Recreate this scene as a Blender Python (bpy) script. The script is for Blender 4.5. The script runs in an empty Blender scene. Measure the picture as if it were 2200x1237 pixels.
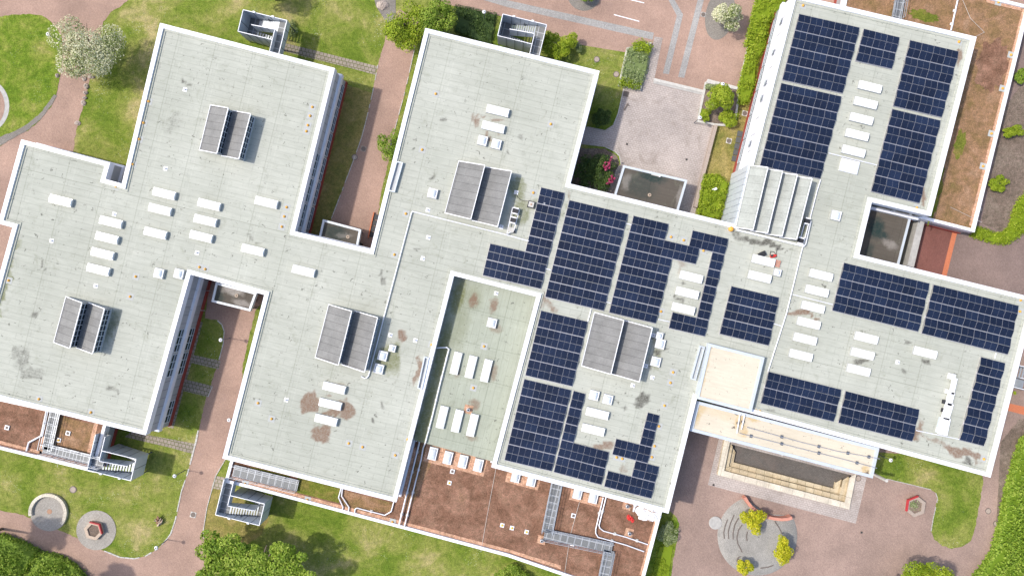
import bpy, bmesh, math, random
import numpy as np
from mathutils import Vector, Matrix
from mathutils.geometry import tessellate_polygon

scene = bpy.context.scene
COL = scene.collection
R = math.radians
# ---------------------------------------------------------------- camera, sky, sun, exposure
HC, FPX = 100.0, 1466.7            # drone height (m), focal length in photo pixels (24 mm equivalent)
cam = bpy.data.objects.new('drone_camera', bpy.data.cameras.new('drone_camera'))
COL.objects.link(cam)
cam.location = (0, 0, HC); cam.rotation_euler = (0, 0, 0)
cam.data.sensor_width = 36; cam.data.lens = 24; cam.data.clip_end = 2000
scene.camera = cam
SUN_EL = R(53); SUN_DIR = Vector((0.985 * math.cos(SUN_EL), -0.17 * math.cos(SUN_EL), -math.sin(SUN_EL)))  # way the light travels
w = bpy.data.worlds.new('World'); scene.world = w; w.use_nodes = True
sky = w.node_tree.nodes.new('ShaderNodeTexSky'); sky.sky_type = 'NISHITA'; sky.sun_disc = False
sky.sun_elevation = SUN_EL; sky.sun_rotation = math.atan2(-SUN_DIR.x, -SUN_DIR.y)
sky.dust_density = 2.5
w.node_tree.links.new(sky.outputs[0], w.node_tree.nodes['Background'].inputs[0])
w.node_tree.nodes['Background'].inputs[1].default_value = 0.15
sl = bpy.data.lights.new('sun', 'SUN'); sl.energy = 2.5; sl.angle = R(2.0); sl.color = (1.0, 0.95, 0.87)
so = bpy.data.objects.new('sun', sl); COL.objects.link(so)
so.rotation_euler = SUN_DIR.to_track_quat('-Z', 'Y').to_euler(); so.location = (-60, 10, 90)
scene.view_settings.view_transform = 'Standard'; scene.view_settings.look = 'None'
scene.view_settings.exposure = 0.58; scene.view_settings.gamma = 1
scene.render.resolution_x = 1024; scene.render.resolution_y = 575
scene.cycles.samples = 96
random.seed(7); np.random.seed(7)

# ---------------------------------------------------------------- helpers
def P(px, py, z=0.0):
    s = (HC - z) / FPX
    return Vector(((px - 1100) * s, (618.5 - py) * s, z))
ANG = R(-13.7)                                    # the buildings' grid as seen from above
U = Vector((math.cos(ANG), math.sin(ANG), 0)); V = Vector((-math.sin(ANG), math.cos(ANG), 0))  # V points up in the picture
ORD = ['first', 'second', 'third', 'fourth', 'fifth', 'sixth', 'seventh', 'eighth', 'ninth', 'tenth', 'eleventh', 'twelfth']

def tag(o, label=None, cat=None, group=None, kind=None):
    if label: o['label'] = label
    if cat: o['category'] = cat
    if group: o['group'] = group
    if kind: o['kind'] = kind
    return o
def thing(name, label, cat, loc=(0, 0, 0), rz=0.0, group=None):
    o = bpy.data.objects.new(name, None); COL.objects.link(o)
    o.empty_display_size = 0.3; o.location = loc; o.rotation_euler = (0, 0, rz)
    return tag(o, label, cat, group)
def copy_tree(o, parent=None):
    c = o.copy(); COL.objects.link(c); c.parent = parent
    for ch in list(o.children): copy_tree(ch, c)
    return c
def area2(p): return sum(p[i].x * p[(i + 1) % len(p)].y - p[(i + 1) % len(p)].x * p[i].y for i in range(len(p)))
def ccw(p): return list(p) if area2(p) > 0 else list(reversed(p))
def offset(poly, d):                              # poly CCW, d > 0 grows it
    n = len(poly); out = []
    for i in range(n):
        a, b, c = poly[i - 1], poly[i], poly[(i + 1) % n]
        e1 = (b - a); e1.z = 0; e1.normalize(); e2 = (c - b); e2.z = 0; e2.normalize()
        n1 = Vector((e1.y, -e1.x, 0)); n2 = Vector((e2.y, -e2.x, 0))
        k = 1 + n1.dot(n2)
        m = (n1 + n2) / max(k, 0.25)
        out.append(b + m * d)
    return out

class MB:
    def __init__(s): s.v = []; s.f = []; s.m = []
    def add(s, vs, fs, mi=0):
        b = len(s.v); s.v += [Vector(x) for x in vs]
        for f in fs: s.f.append([b + i for i in f]); s.m.append(mi)
        return s
    def quad(s, a, b, c, d, mi=0): return s.add([a, b, c, d], [(0, 1, 2, 3)], mi)
    def box(s, c, sx, sy, sz, rz=0.0, mi=0, taper=1.0):      # c = centre of the base
        c = Vector(c); cs, sn = math.cos(rz), math.sin(rz); vs = []
        for z, k in ((0, 1), (sz, taper)):
            for x, y in ((-1, -1), (1, -1), (1, 1), (-1, 1)):
                x, y = x * sx / 2 * k, y * sy / 2 * k
                vs.append(c + Vector((x * cs - y * sn, x * sn + y * cs, z)))
        return s.add(vs, [(3, 2, 1, 0), (4, 5, 6, 7), (0, 1, 5, 4), (1, 2, 6, 5), (2, 3, 7, 6), (3, 0, 4, 7)], mi)
    def bar(s, a, b, w_, h, mi=0):                            # box-section bar whose axis runs a-b
        a, b = Vector(a), Vector(b); d = (b - a).normalized()
        side = d.cross(Vector((0, 0, 1)))
        if side.length < 1e-3: side = Vector((1, 0, 0))
        side.normalize(); up = side.cross(d)
        vs = [p + side * (w_ / 2 * i) + up * (h / 2 * j) for p in (a, b) for i, j in ((-1, -1), (1, -1), (1, 1), (-1, 1))]
        return s.add(vs, [(0, 1, 2, 3), (7, 6, 5, 4), (0, 4, 5, 1), (1, 5, 6, 2), (2, 6, 7, 3), (3, 7, 4, 0)], mi)
    def tube(s, pts, r, n=8, mi=0, caps=True):
        pts = [Vector(p) for p in pts]; rings = []
        for i, p in enumerate(pts):
            d = (pts[min(i + 1, len(pts) - 1)] - pts[max(i - 1, 0)]).normalized()
            a = d.cross(Vector((0, 0, 1)))
            if a.length < 1e-3: a = Vector((1, 0, 0))
            a.normalize(); b = a.cross(d); rr = r[i] if isinstance(r, (list, tuple)) else r
            rings.append([p + (a * math.cos(t) + b * math.sin(t)) * rr for t in [2 * math.pi * k / n for k in range(n)]])
        base = [x for q in rings for x in q]; fs = []
        for i in range(len(pts) - 1):
            for k in range(n): fs.append((i * n + k, i * n + (k + 1) % n, (i + 1) * n + (k + 1) % n, (i + 1) * n + k))
        if caps: fs.append(tuple(range(n))[::-1]); fs.append(tuple((len(pts) - 1) * n + k for k in range(n)))
        return s.add(base, fs, mi)
    def lathe(s, c, prof, n=24, mi=0):                        # prof: (radius, z) from bottom up
        c = Vector(c); vs = []; fs = []
        for r_, z in prof:
            for k in range(n):
                t = 2 * math.pi * k / n; vs.append(c + Vector((r_ * math.cos(t), r_ * math.sin(t), z)))
        for i in range(len(prof) - 1):
            for k in range(n): fs.append((i * n + k, i * n + (k + 1) % n, (i + 1) * n + (k + 1) % n, (i + 1) * n + k))
        fs.append(tuple((len(prof) - 1) * n + k for k in range(n)))
        return s.add(vs, fs, mi)
    def sheet(s, poly, z=None, holes=(), mi=0):
        loops = [ccw(poly)] + [list(h) for h in holes]
        pts = [Vector((p.x, p.y, p.z if z is None else z)) for l in loops for p in l]
        tris = tessellate_polygon([[Vector((p.x, p.y, 0)) for p in l] for l in loops])
        fs = []
        for t in tris:
            a, b, c = (pts[i] for i in t)
            fs.append(t if (b - a).cross(c - a).z > 0 else t[::-1])
        return s.add(pts, fs, mi)
    def prism(s, poly, z0, z1, mi=0, mtop=None):
        p = ccw(poly); n = len(p)
        lo = [Vector((q.x, q.y, z0)) for q in p]; hi = [Vector((q.x, q.y, z1)) for q in p]
        for i in range(n): s.quad(lo[i], lo[(i + 1) % n], hi[(i + 1) % n], hi[i], mi)
        return s.sheet(hi, None, (), mi if mtop is None else mtop)
    def ring(s, po, zo, pi_, zi, mi=0):                       # strip between two loops of equal length
        n = len(po)
        for i in range(n):
            j = (i + 1) % n
            a, b, c, d = po[i], po[j], pi_[j], pi_[i]
            s.quad((a.x, a.y, zo), (b.x, b.y, zo), (c.x, c.y, zi), (d.x, d.y, zi), mi)
        return s
    def obj(s, name, mats, parent=None, loc=None, label=None, cat=None, group=None, kind=None, smooth=False):
        mats = mats if isinstance(mats, (list, tuple)) else [mats]
        off = Vector(loc or (0, 0, 0)); q = parent
        while q is not None:                     # parts are modelled in place: bring them back to their parent's frame
            if q.get('_local'): off = Vector((0, 0, 0)); break
            off = off + Vector(q.location); q = q.parent
        me = bpy.data.meshes.new(name)
        me.from_pydata([tuple(x - off) for x in s.v], [], s.f)
        for m in mats: me.materials.append(m)
        me.polygons.foreach_set('material_index', s.m)
        if smooth: me.polygons.foreach_set('use_smooth', [True] * len(s.f))
        me.update()
        o = bpy.data.objects.new(name, me); COL.objects.link(o)
        if parent is not None: o.parent = parent
        else: o.location = off
        return tag(o, label, cat, group, kind)

# ---------------------------------------------------------------- materials
def mat(name):
    m = bpy.data.materials.new(name); m.use_nodes = True
    return m, m.node_tree.nodes, m.node_tree.links, m.node_tree.nodes['Principled BSDF']
def N(nt, t, **k):
    n = nt.new(t)
    for a, b in k.items(): setattr(n, a, b)
    return n
def mixc(nt, lk, fac, a, b, mode='MIX'):
    m = nt.new('ShaderNodeMix'); m.data_type = 'RGBA'; m.blend_type = mode
    for s_, v_ in ((m.inputs[0], fac), (m.inputs[6], a), (m.inputs[7], b)):
        if hasattr(v_, 'is_linked'): lk.new(v_, s_)
        elif isinstance(v_, (int, float)): s_.default_value = v_
        else: s_.default_value = (*v_[:3], 1)
    return m.outputs[2]
def ramp(nt, lk, fac, stops):
    r = nt.new('ShaderNodeValToRGB'); lk.new(fac, r.inputs[0])
    el = r.color_ramp.elements
    while len(el) < len(stops): el.new(0.5)
    for e, (p_, c) in zip(el, stops): e.position = p_; e.color = (*c[:3], 1) if not isinstance(c, (int, float)) else (c, c, c, 1)
    return r.outputs[0]
def noise(nt, lk, vec, scale, detail=4, rough=0.6, out=0, dist=0):
    n = nt.new('ShaderNodeTexNoise'); n.inputs['Scale'].default_value = scale; n.inputs['Detail'].default_value = detail
    n.inputs['Roughness'].default_value = rough; n.inputs['Distortion'].default_value = dist
    if vec is not None: lk.new(vec, n.inputs['Vector'])
    return n.outputs[out]
def wpos(nt): return nt.new('ShaderNodeNewGeometry').outputs['Position']
def grid(nt, lk, vec, ang=-ANG, loc=(0, 0, 0)):
    m = nt.new('ShaderNodeMapping'); m.inputs['Rotation'].default_value = (0, 0, ang); m.inputs['Location'].default_value = loc
    lk.new(vec, m.inputs['Vector']); return m.outputs[0]
def brick(nt, lk, vec, w_, h, mortar, c1, c2, cm, off=0.5, smooth=0.2, bias=0.0):
    b = nt.new('ShaderNodeTexBrick'); lk.new(vec, b.inputs['Vector']); b.offset = off
    b.inputs['Scale'].default_value = 1; b.inputs['Brick Width'].default_value = w_; b.inputs['Row Height'].default_value = h
    b.inputs['Mortar Size'].default_value = mortar; b.inputs['Mortar Smooth'].default_value = smooth; b.inputs['Bias'].default_value = bias
    for i, c in (('Color1', c1), ('Color2', c2), ('Mortar', cm)): b.inputs[i].default_value = (*c, 1)
    return b
def bump(nt, lk, bsdf, h, strength=0.4, dist=0.05):
    b = nt.new('ShaderNodeBump'); b.inputs['Strength'].default_value = strength; b.inputs['Distance'].default_value = dist
    lk.new(h, b.inputs['Height']); lk.new(b.outputs[0], bsdf.inputs['Normal'])
def simple(name, c, rough=0.6, metal=0.0, var=0.12, scale=3.0):
    m, nt, lk, b = mat(name)
    v_ = wpos(nt)
    n1 = noise(nt, lk, v_, scale, 5, 0.65)
    col = ramp(nt, lk, n1, [(0.25, [x * (1 - var) for x in c]), (0.75, [min(1, x * (1 + var)) for x in c])])
    lk.new(col, b.inputs['Base Color']); b.inputs['Roughness'].default_value = rough; b.inputs['Metallic'].default_value = metal
    return m

def roof_mat(name, base, stains, seam_dark=0.70, moss=0.55, pitch=0.88, lap=5.2, rot=0.0):
    """old mineral roofing felt: courses, lap seams, dirt film, stains, and shade painted among them"""
    m, nt, lk, b = mat(name)
    pos = wpos(nt)
    g = grid(nt, lk, pos, -ANG + rot)
    br = brick(nt, lk, g, lap, pitch, 0.022, base, [x * 0.96 for x in base], [x * seam_dark for x in base], 0.37, 0.3)
    br2 = brick(nt, lk, grid(nt, lk, pos, -ANG + rot + R(90), (0.0, 0.4, 0)), 400, lap, 0.07, [1, 1, 1], [0.97, 0.97, 0.97], [0.80, 0.81, 0.79], 0.0, 0.6)
    c = mixc(nt, lk, 1.0, br.outputs[0], br2.outputs[0], 'MULTIPLY')
    # wider double-felt strips beside the laps
    br3 = brick(nt, lk, grid(nt, lk, pos, -ANG + rot + R(90), (0.0, -0.55, 0)), 400, lap, 0.03, [1, 1, 1], [1, 1, 1], [1.12, 1.12, 1.12], 0.0, 0.5)
    c = mixc(nt, lk, 1.0, c, br3.outputs[0], 'MULTIPLY')
    n1 = noise(nt, lk, pos, 0.10, 6, 0.65)
    c = mixc(nt, lk, 1.0, c, ramp(nt, lk, n1, [(0.3, (0.86, 0.87, 0.85)), (0.7, (1.07, 1.07, 1.07))]), 'MULTIPLY')
    st = N(nt, 'ShaderNodeMapping'); st.inputs['Scale'].default_value = (0.5, 5.0, 1); lk.new(g, st.inputs['Vector'])
    n2 = noise(nt, lk, st.outputs[0], 1.0, 5, 0.7)                       # streaks along the courses
    c = mixc(nt, lk, 1.0, c, ramp(nt, lk, n2, [(0.3, (0.90, 0.905, 0.89)), (0.7, (1.07, 1.07, 1.06))]), 'MULTIPLY')
    n5 = noise(nt, lk, pos, 14.0, 3, 0.8)
    c = mixc(nt, lk, 1.0, c, ramp(nt, lk, n5, [(0.2, (0.90, 0.90, 0.90)), (0.8, (1.08, 1.08, 1.08))]), 'MULTIPLY')
    n3 = noise(nt, lk, pos, 0.45, 6, 0.75, 0, 1.5)
    c = mixc(nt, lk, ramp(nt, lk, n3, [(0.55, 0.0), (0.78, moss)]), c, (0.20, 0.21, 0.15))
    n4 = noise(nt, lk, pos, 1.7, 4, 0.7, 0, 0.6)
    c = mixc(nt, lk, ramp(nt, lk, n4, [(0.635, 0.0), (0.68, 0.75)]), c, (0.10, 0.10, 0.085))
    # stains, and shade painted with them: warped ellipses
    wn = noise(nt, lk, pos, 0.9, 5, 0.7, 1)
    wv = N(nt, 'ShaderNodeVectorMath', operation='MULTIPLY_ADD'); lk.new(wn, wv.inputs[0])
    wv.inputs[1].default_value = (1.5, 1.5, 0); wv.inputs[2].default_value = (-0.75, -0.75, 0)
    wa = N(nt, 'ShaderNodeVectorMath', operation='ADD'); lk.new(pos, wa.inputs[0]); lk.new(wv.outputs[0], wa.inputs[1])
    fine = ramp(nt, lk, noise(nt, lk, pos, 2.2, 6, 0.8), [(0.30, 0.35), (0.52, 1.0)])
    for si, (colr, lst) in enumerate(stains):
        if name == 'main_roof_felt':              # many stains: their soft shapes are stored on the roof mesh, ragged here
            at = N(nt, 'ShaderNodeAttribute', attribute_name='stain_%d' % si, attribute_type='GEOMETRY')
            ad = N(nt, 'ShaderNodeMath', operation='ADD'); lk.new(at.outputs['Fac'], ad.inputs[0])
            lk.new(noise(nt, lk, pos, 1.3 + .4 * si, 8, 0.75, 0, .5), ad.inputs[1])
            mu = N(nt, 'ShaderNodeMapRange', interpolation_type='SMOOTHSTEP'); lk.new(ad.outputs[0], mu.inputs[0])
            mu.inputs[1].default_value = .66; mu.inputs[2].default_value = 1.36; mu.inputs[4].default_value = .95
            m3 = N(nt, 'ShaderNodeMath', operation='MULTIPLY'); lk.new(mu.outputs[0], m3.inputs[0])
            lk.new(ramp(nt, lk, noise(nt, lk, g, 5.0, 5, 0.8), [(0.32, 0.5), (0.58, 1.0)]), m3.inputs[1])
            c = mixc(nt, lk, m3.outputs[0], c, colr)
            continue
        acc = None
        for (cx, cy, rx, ry, a, k) in lst:
            z = {'low_roof_felt': ZLOW, 'dark_bitumen': 3.0, 'cream_membrane': 6.0}.get(name, 6.7)
            q = P(cx, cy, z); s_ = (HC - z) / FPX
            mp = N(nt, 'ShaderNodeMapping', vector_type='TEXTURE'); lk.new(wa.outputs[0], mp.inputs[0])
            mp.inputs['Location'].default_value = (q.x, q.y, z); mp.inputs['Rotation'].default_value = (0, 0, -R(a))
            mp.inputs['Scale'].default_value = (rx * s_, ry * s_, 50)
            ln = N(nt, 'ShaderNodeVectorMath', operation='LENGTH'); lk.new(mp.outputs[0], ln.inputs[0])
            mr = N(nt, 'ShaderNodeMapRange', interpolation_type='SMOOTHSTEP'); lk.new(ln.outputs['Value'], mr.inputs[0])
            mr.inputs[1].default_value = 1.25; mr.inputs[2].default_value = 0.45; mr.inputs[3].default_value = 0; mr.inputs[4].default_value = k
            if acc is None: acc = mr.outputs[0]
            else:
                mx = N(nt, 'ShaderNodeMath', operation='MAXIMUM'); lk.new(acc, mx.inputs[0]); lk.new(mr.outputs[0], mx.inputs[1]); acc = mx.outputs[0]
        if acc is None: continue
        mu = N(nt, 'ShaderNodeMath', operation='MULTIPLY'); lk.new(acc, mu.inputs[0]); lk.new(fine, mu.inputs[1])
        c = mixc(nt, lk, mu.outputs[0], c, colr)
    lk.new(c, b.inputs['Base Color']); b.inputs['Roughness'].default_value = 0.95; b.inputs['Specular IOR Level'].default_value = 0.15
    bump(nt, lk, b, n5, 0.15, 0.02)
    return m

BROWN, DARK, MOSS = (0.20, 0.125, 0.085), (0.075, 0.07, 0.06), (0.17, 0.18, 0.085)
STB = [(668, 866, 17, 20, 10, 1.1), (746, 880, 15, 22, 14, 1.15), (709, 885, 24, 6, 14, 1.0), (692, 930, 20, 14, 10, 1.1), (717, 847, 20, 4, 14, .7),
       (900, 796, 7, 32, 14, .95), (1062, 256, 20, 5, 14, .8), (1058, 290, 20, 5, 14, .8), (1022, 262, 9, 18, 14, .75), (1030, 245, 22, 5, 14, .6),
       (2062, 972, 46, 13, 22, .9), (1975, 925, 8, 20, 10, .9), (2030, 950, 60, 7, 20, .55), (1297, 955, 22, 11, 0, .8), (1163, 645, 12, 18, 10, .75),
       (1187, 655, 16, 10, 30, .6), (1728, 672, 44, 6, 14, .9), (860, 722, 9, 14, 10, .85), (1460, 560, 8, 30, 14, .5), (1342, 1000, 12, 8, 0, .5),
       (1220, 432, 5, 20, 14, .6), (1985, 420, 6, 22, 14, .9), (2060, 120, 6, 20, 14, .9), (720, 830, 26, 5, 14, .5)]
STD = [(405, 176, 12, 5, 14, .8), (372, 268, 17, 34, 14, .35), (45, 765, 18, 26, 14, .5), (70, 672, 11, 14, 0, .6), (72, 800, 44, 12, 14, .45),
       (552, 510, 20, 6, 14, .5), (958, 262, 10, 5, 0, .7), (925, 376, 6, 10, 0, .7), (1122, 288, 11, 6, 20, .5), (1375, 862, 14, 12, 0, .75),
       (1340, 870, 9, 6, 0, .6), (1467, 608, 8, 5, 0, .7), (1460, 643, 12, 7, 0, .8), (1650, 522, 62, 9, 14, .9), (1855, 779, 21, 6, 14, .8),
       (1990, 775, 15, 5, 10, .7), (1950, 732, 7, 9, 0, .8), (1945, 797, 11, 6, 10, .7), (1412, 757, 14, 8, 0, .75), (1432, 745, 6, 7, 0, .7),
       (1392, 790, 7, 12, 14, .6), (900, 535, 8, 6, 0, .6), (822, 600, 4, 26, 14, .6), (797, 906, 7, 5, 0, .8), (822, 870, 6, 12, 0, .6),
       (330, 478, 18, 4, 14, .4), (240, 842, 16, 8, 40, .5), (440, 790, 30, 8, 14, .25), (1585, 505, 26, 8, 50, .6), (2075, 1000, 14, 6, 14, .8),
       (95, 570, 5, 12, 14, .7), (150, 800, 16, 4, 14, .5), (1240, 682, 12, 6, 10, .6), (1660, 880, 20, 4, -14, .6), (1090, 330, 4, 9, 0, .8),
       (240, 700, 14, 34, 14, .35), (1120, 330, 10, 10, 0, .3), (560, 640, 6, 5, 0, .5), (650, 250, 8, 4, 20, .5), (1725, 480, 14, 34, 14, .45)]
STM = [(1112, 405, 26, 30, 14, .7), (1118, 455, 26, 36, 14, .65), (838, 765, 22, 40, 14, .75), (238, 700, 16, 44, 14, .6), (14, 605, 9, 100, 14, .8),
       (1420, 725, 14, 10, 0, .6), (1408, 770, 14, 34, 14, .5), (1215, 450, 6, 30, 14, .5), (1150, 440, 16, 12, 0, .45), (2005, 395, 10, 60, 14, .3),
       (560, 660, 6, 40, 14, .5), (528, 780, 6, 90, 14, .5), (1720, 500, 12, 20, 14, .6), (810, 480, 5, 50, 14, .45), (880, 210, 5, 110, 14, .45),
       (310, 200, 5, 130, 14, .4), (1105, 610, 40, 5, 14, .5), (1150, 720, 5, 60, 14, .4)]
LOWB = [(1018, 645, 9, 18, 10, .9), (1060, 655, 9, 18, 10, .8), (1065, 705, 14, 10, 10, .5), (1020, 868, 12, 12, 0, .7), (985, 792, 6, 20, 14, .6), (1060, 800, 9, 20, 14, .6), (1012, 940, 16, 8, 14, .5)]
LOW_MOSS_SHADE = [(985, 640, 16, 46, 14, .95), (950, 760, 14, 90, 14, .95), (918, 880, 14, 90, 14, .95), (980, 700, 30, 60, 14, .4), (905, 930, 18, 30, 14, .9), (1015, 640, 24, 30, 0, .4)]  # moss; the left-edge strip also carries the parapet's cast shade in its colour
ZLOW = 5.0                                        # the lower roof strip between the two middle wings
M = {}
M['roof'] = roof_mat('main_roof_felt', (0.450, 0.455, 0.402), [(MOSS, STM), (DARK, STD), (BROWN, STB)])
M['low_roof'] = roof_mat('low_roof_felt', (0.385, 0.405, 0.335), [(MOSS, LOW_MOSS_SHADE), (BROWN, LOWB)], 0.75, 0.6, 1.0, 4.6, R(90))
M['white'] = simple('white_coated_metal', (0.82, 0.82, 0.845), 0.45, 0, 0.13, 1.1)
M['fascia'] = simple('white_fascia_panel', (0.74, 0.74, 0.78), 0.5, 0, 0.06, 0.6)
M['panel'] = simple('grey_facade_panel', (0.36, 0.37, 0.39), 0.55, 0, 0.08, 0.5)
M['joint'] = simple('dark_joint', (0.10, 0.10, 0.11), 0.8)
M['plinth'] = simple('red_painted_plinth', (0.30, 0.055, 0.04), 0.7, 0, 0.15, 2)
M['frame'] = simple('pale_window_frame', (0.55, 0.60, 0.64), 0.4, 0, 0.04)
M['steel'] = simple('galvanised_steel', (0.50, 0.53, 0.56), 0.45, 0.55, 0.10, 2)
M['sheet'] = simple('pale_steel_sheet', (0.56, 0.60, 0.64), 0.5, 0.15, 0.08, 1.2)
M['darksteel'] = simple('dark_steel_post', (0.12, 0.14, 0.17), 0.5, 0.4)
M['alu'] = simple('aluminium', (0.55, 0.53, 0.55), 0.35, 0.6, 0.05)
M['pipe'] = simple('white_pipe', (0.78, 0.78, 0.82), 0.4, 0.1, 0.05)
M['dome'] = simple('opal_acrylic', (0.90, 0.90, 0.89), 0.25, 0, 0.03, 1.0)
M['curb'] = simple('grey_curb', (0.42, 0.43, 0.43), 0.6, 0, 0.1, 2)
M['orange'] = simple('orange_plastic', (0.72, 0.36, 0.05), 0.5, 0, 0.1, 5)
M['yellow'] = simple('yellow_plastic', (0.75, 0.45, 0.03), 0.5)
M['red'] = simple('red_plastic', (0.60, 0.03, 0.025), 0.5)
M['redpaint'] = simple('red_painted_wood', (0.45, 0.04, 0.045), 0.55, 0, 0.2, 4)
M['black'] = simple('black_rubber', (0.025, 0.025, 0.028), 0.6)
M['tarp'] = simple('white_tarpaulin', (0.80, 0.79, 0.80), 0.5, 0, 0.08, 2)
M['concrete'] = simple('grey_concrete', (0.40, 0.385, 0.36), 0.85, 0, 0.2, 2)
M['palecon'] = simple('pale_concrete', (0.50, 0.48, 0.44), 0.85, 0, 0.2, 3)
M['wood'] = simple('weathered_wood', (0.36, 0.29, 0.24), 0.8, 0, 0.25, 6)
M['palewood'] = simple('pale_wood', (0.46, 0.36, 0.27), 0.8, 0, 0.2, 5)
M['dslate'] = simple('dark_slate', (0.085, 0.09, 0.09), 0.7, 0, 0.2, 3)
M['rustic'] = simple('dry_wood', (0.38, 0.22, 0.14), 0.9, 0, 0.4, 5)
M['iron'] = simple('cast_iron', (0.16, 0.13, 0.11), 0.7, 0.2, 0.2, 8)
M['bark'] = simple('bark', (0.13, 0.10, 0.07), 0.9, 0, 0.3, 6)
M['orangebrick'] = simple('orange_brick', (0.50, 0.16, 0.075), 0.8, 0, 0.2, 6)
M['salmon'] = simple('salmon_brick', (0.56, 0.25, 0.18), 0.8, 0, 0.15, 6)
M['stone_b'] = simple('boulder', (0.40, 0.33, 0.28), 0.9, 0, 0.25, 5)
M['wire'] = simple('aluminium_wire', (0.62, 0.58, 0.53), 0.5, 0.3)

def glass(name, c, rough=0.08):
    m, nt, lk, b = mat(name)
    b.inputs['Base Color'].default_value = (*c, 1); b.inputs['Roughness'].default_value = rough
    b.inputs['Specular IOR Level'].default_value = 0.6
    return m
M['glass'] = glass('dark_window_glass', (0.03, 0.04, 0.05))
M['acryl'] = glass('clear_acrylic', (0.62, 0.66, 0.70), 0.15)

def solar():
    m, nt, lk, b = mat('solar_glass')
    tc = N(nt, 'ShaderNodeTexCoord').outputs['Object']
    oi = N(nt, 'ShaderNodeObjectInfo').outputs['Random']
    sp = N(nt, 'ShaderNodeSeparateXYZ'); lk.new(tc, sp.inputs[0])
    def stripes(out, freq, th):
        a = N(nt, 'ShaderNodeMath', operation='MULTIPLY'); lk.new(out, a.inputs[0]); a.inputs[1].default_value = freq
        f = N(nt, 'ShaderNodeMath', operation='FRACT'); lk.new(a.outputs[0], f.inputs[0])
        g = N(nt, 'ShaderNodeMath', operation='LESS_THAN'); lk.new(f.outputs[0], g.inputs[0]); g.inputs[1].default_value = th
        return g.outputs[0]
    hrow = stripes(sp.outputs[1], 1 / 0.182, 0.22)
    base = ramp(nt, lk, oi, [(0.0, (0.0085, 0.014, 0.034)), (0.5, (0.0105, 0.018, 0.043)), (1.0, (0.014, 0.024, 0.056))])
    n = noise(nt, lk, wpos(nt), 0.25, 3, 0.6)
    base = mixc(nt, lk, 1.0, base, ramp(nt, lk, n, [(0.3, (0.8, 0.8, 0.8)), (0.7, (1.25, 1.25, 1.25))]), 'MULTIPLY')
    c = mixc(nt, lk, hrow, base, (0.005, 0.006, 0.012))
    lk.new(c, b.inputs['Base Color']); b.inputs['Roughness'].default_value = 0.22
    b.inputs['Specular IOR Level'].default_value = 0.45
    return m
M['solar'] = solar()

def grass(name, stops, scale=0.25, flowers=0.0):
    m, nt, lk, b = mat(name)
    p_ = wpos(nt)
    n1 = noise(nt, lk, p_, scale, 7, 0.68, 0, 0.4)
    n2 = noise(nt, lk, p_, 1.6, 6, 0.8)
    n3 = noise(nt, lk, p_, 6.5, 4, 0.85)
    c = ramp(nt, lk, n1, stops)
    c = mixc(nt, lk, 1.0, c, ramp(nt, lk, n2, [(0.30, (0.62, 0.66, 0.60)), (0.70, (1.50, 1.42, 1.40))]), 'MULTIPLY')
    c = mixc(nt, lk, 1.0, c, ramp(nt, lk, n3, [(0.28, (0.45, 0.48, 0.45)), (0.72, (1.65, 1.6, 1.55))]), 'MULTIPLY')
    if flowers:
        vo = N(nt, 'ShaderNodeTexVoronoi'); vo.inputs['Scale'].default_value = 4.0; lk.new(p_, vo.inputs[0])
        dot = ramp(nt, lk, vo.outputs['Distance'], [(0.14, 1.0), (0.20, 0.0)])
        patch = ramp(nt, lk, noise(nt, lk, p_, 0.22, 3), [(0.52, 0.0), (0.66, flowers)])
        mu = N(nt, 'ShaderNodeMath', operation='MULTIPLY'); lk.new(dot, mu.inputs[0]); lk.new(patch, mu.inputs[1])
        c = mixc(nt, lk, mu.outputs[0], c, (0.62, 0.62, 0.50))
    lk.new(c, b.inputs['Base Color']); b.inputs['Roughness'].default_value = 0.95; b.inputs['Specular IOR Level'].default_value = 0.1
    bump(nt, lk, b, n2, 0.9, 0.15)
    return m
M['lawn'] = grass('lawn_grass', [(0.28, (0.070, 0.125, 0.013)), (0.43, (0.125, 0.175, 0.026)), (0.55, (0.200, 0.220, 0.058)), (0.67, (0.33, 0.285, 0.14))], 0.16, 0.8)
M['dry'] = grass('dry_grass', [(0.25, (0.10, 0.13, 0.025)), (0.5, (0.22, 0.19, 0.065)), (0.75, (0.34, 0.27, 0.13))], 0.3)
M['lush'] = grass('lush_grass', [(0.28, (0.068, 0.130, 0.011)), (0.46, (0.118, 0.180, 0.020)), (0.60, (0.18, 0.215, 0.042)), (0.76, (0.28, 0.245, 0.10))], 0.4, 0.4)
M['sedum'] = grass('sedum_red', [(0.25, (0.115, 0.064, 0.042)), (0.45, (0.180, 0.100, 0.070)), (0.62, (0.25, 0.148, 0.108)), (0.8, (0.165, 0.105, 0.055))], 0.35)
M['sedum_o'] = grass('sedum_orange', [(0.25, (0.14, 0.125, 0.045)), (0.40, (0.19, 0.125, 0.062)), (0.55, (0.255, 0.155, 0.095)), (0.75, (0.35, 0.235, 0.165))], 0.3)
M['sedum_g'] = grass('sedum_green', [(0.25, (0.07, 0.10, 0.015)), (0.5, (0.13, 0.15, 0.025)), (0.75, (0.24, 0.16, 0.07))], 0.4)
M['soil'] = grass('bare_soil', [(0.25, (0.11, 0.085, 0.07)), (0.5, (0.165, 0.13, 0.11)), (0.75, (0.23, 0.19, 0.16))], 0.3)
M['gravel'] = grass('pink_gravel', [(0.25, (0.36, 0.20, 0.14)), (0.5, (0.46, 0.28, 0.20)), (0.75, (0.56, 0.38, 0.29))], 2.0)
M['redflower'] = simple('pink_blossom', (0.55, 0.03, 0.10), 0.6)

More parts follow.
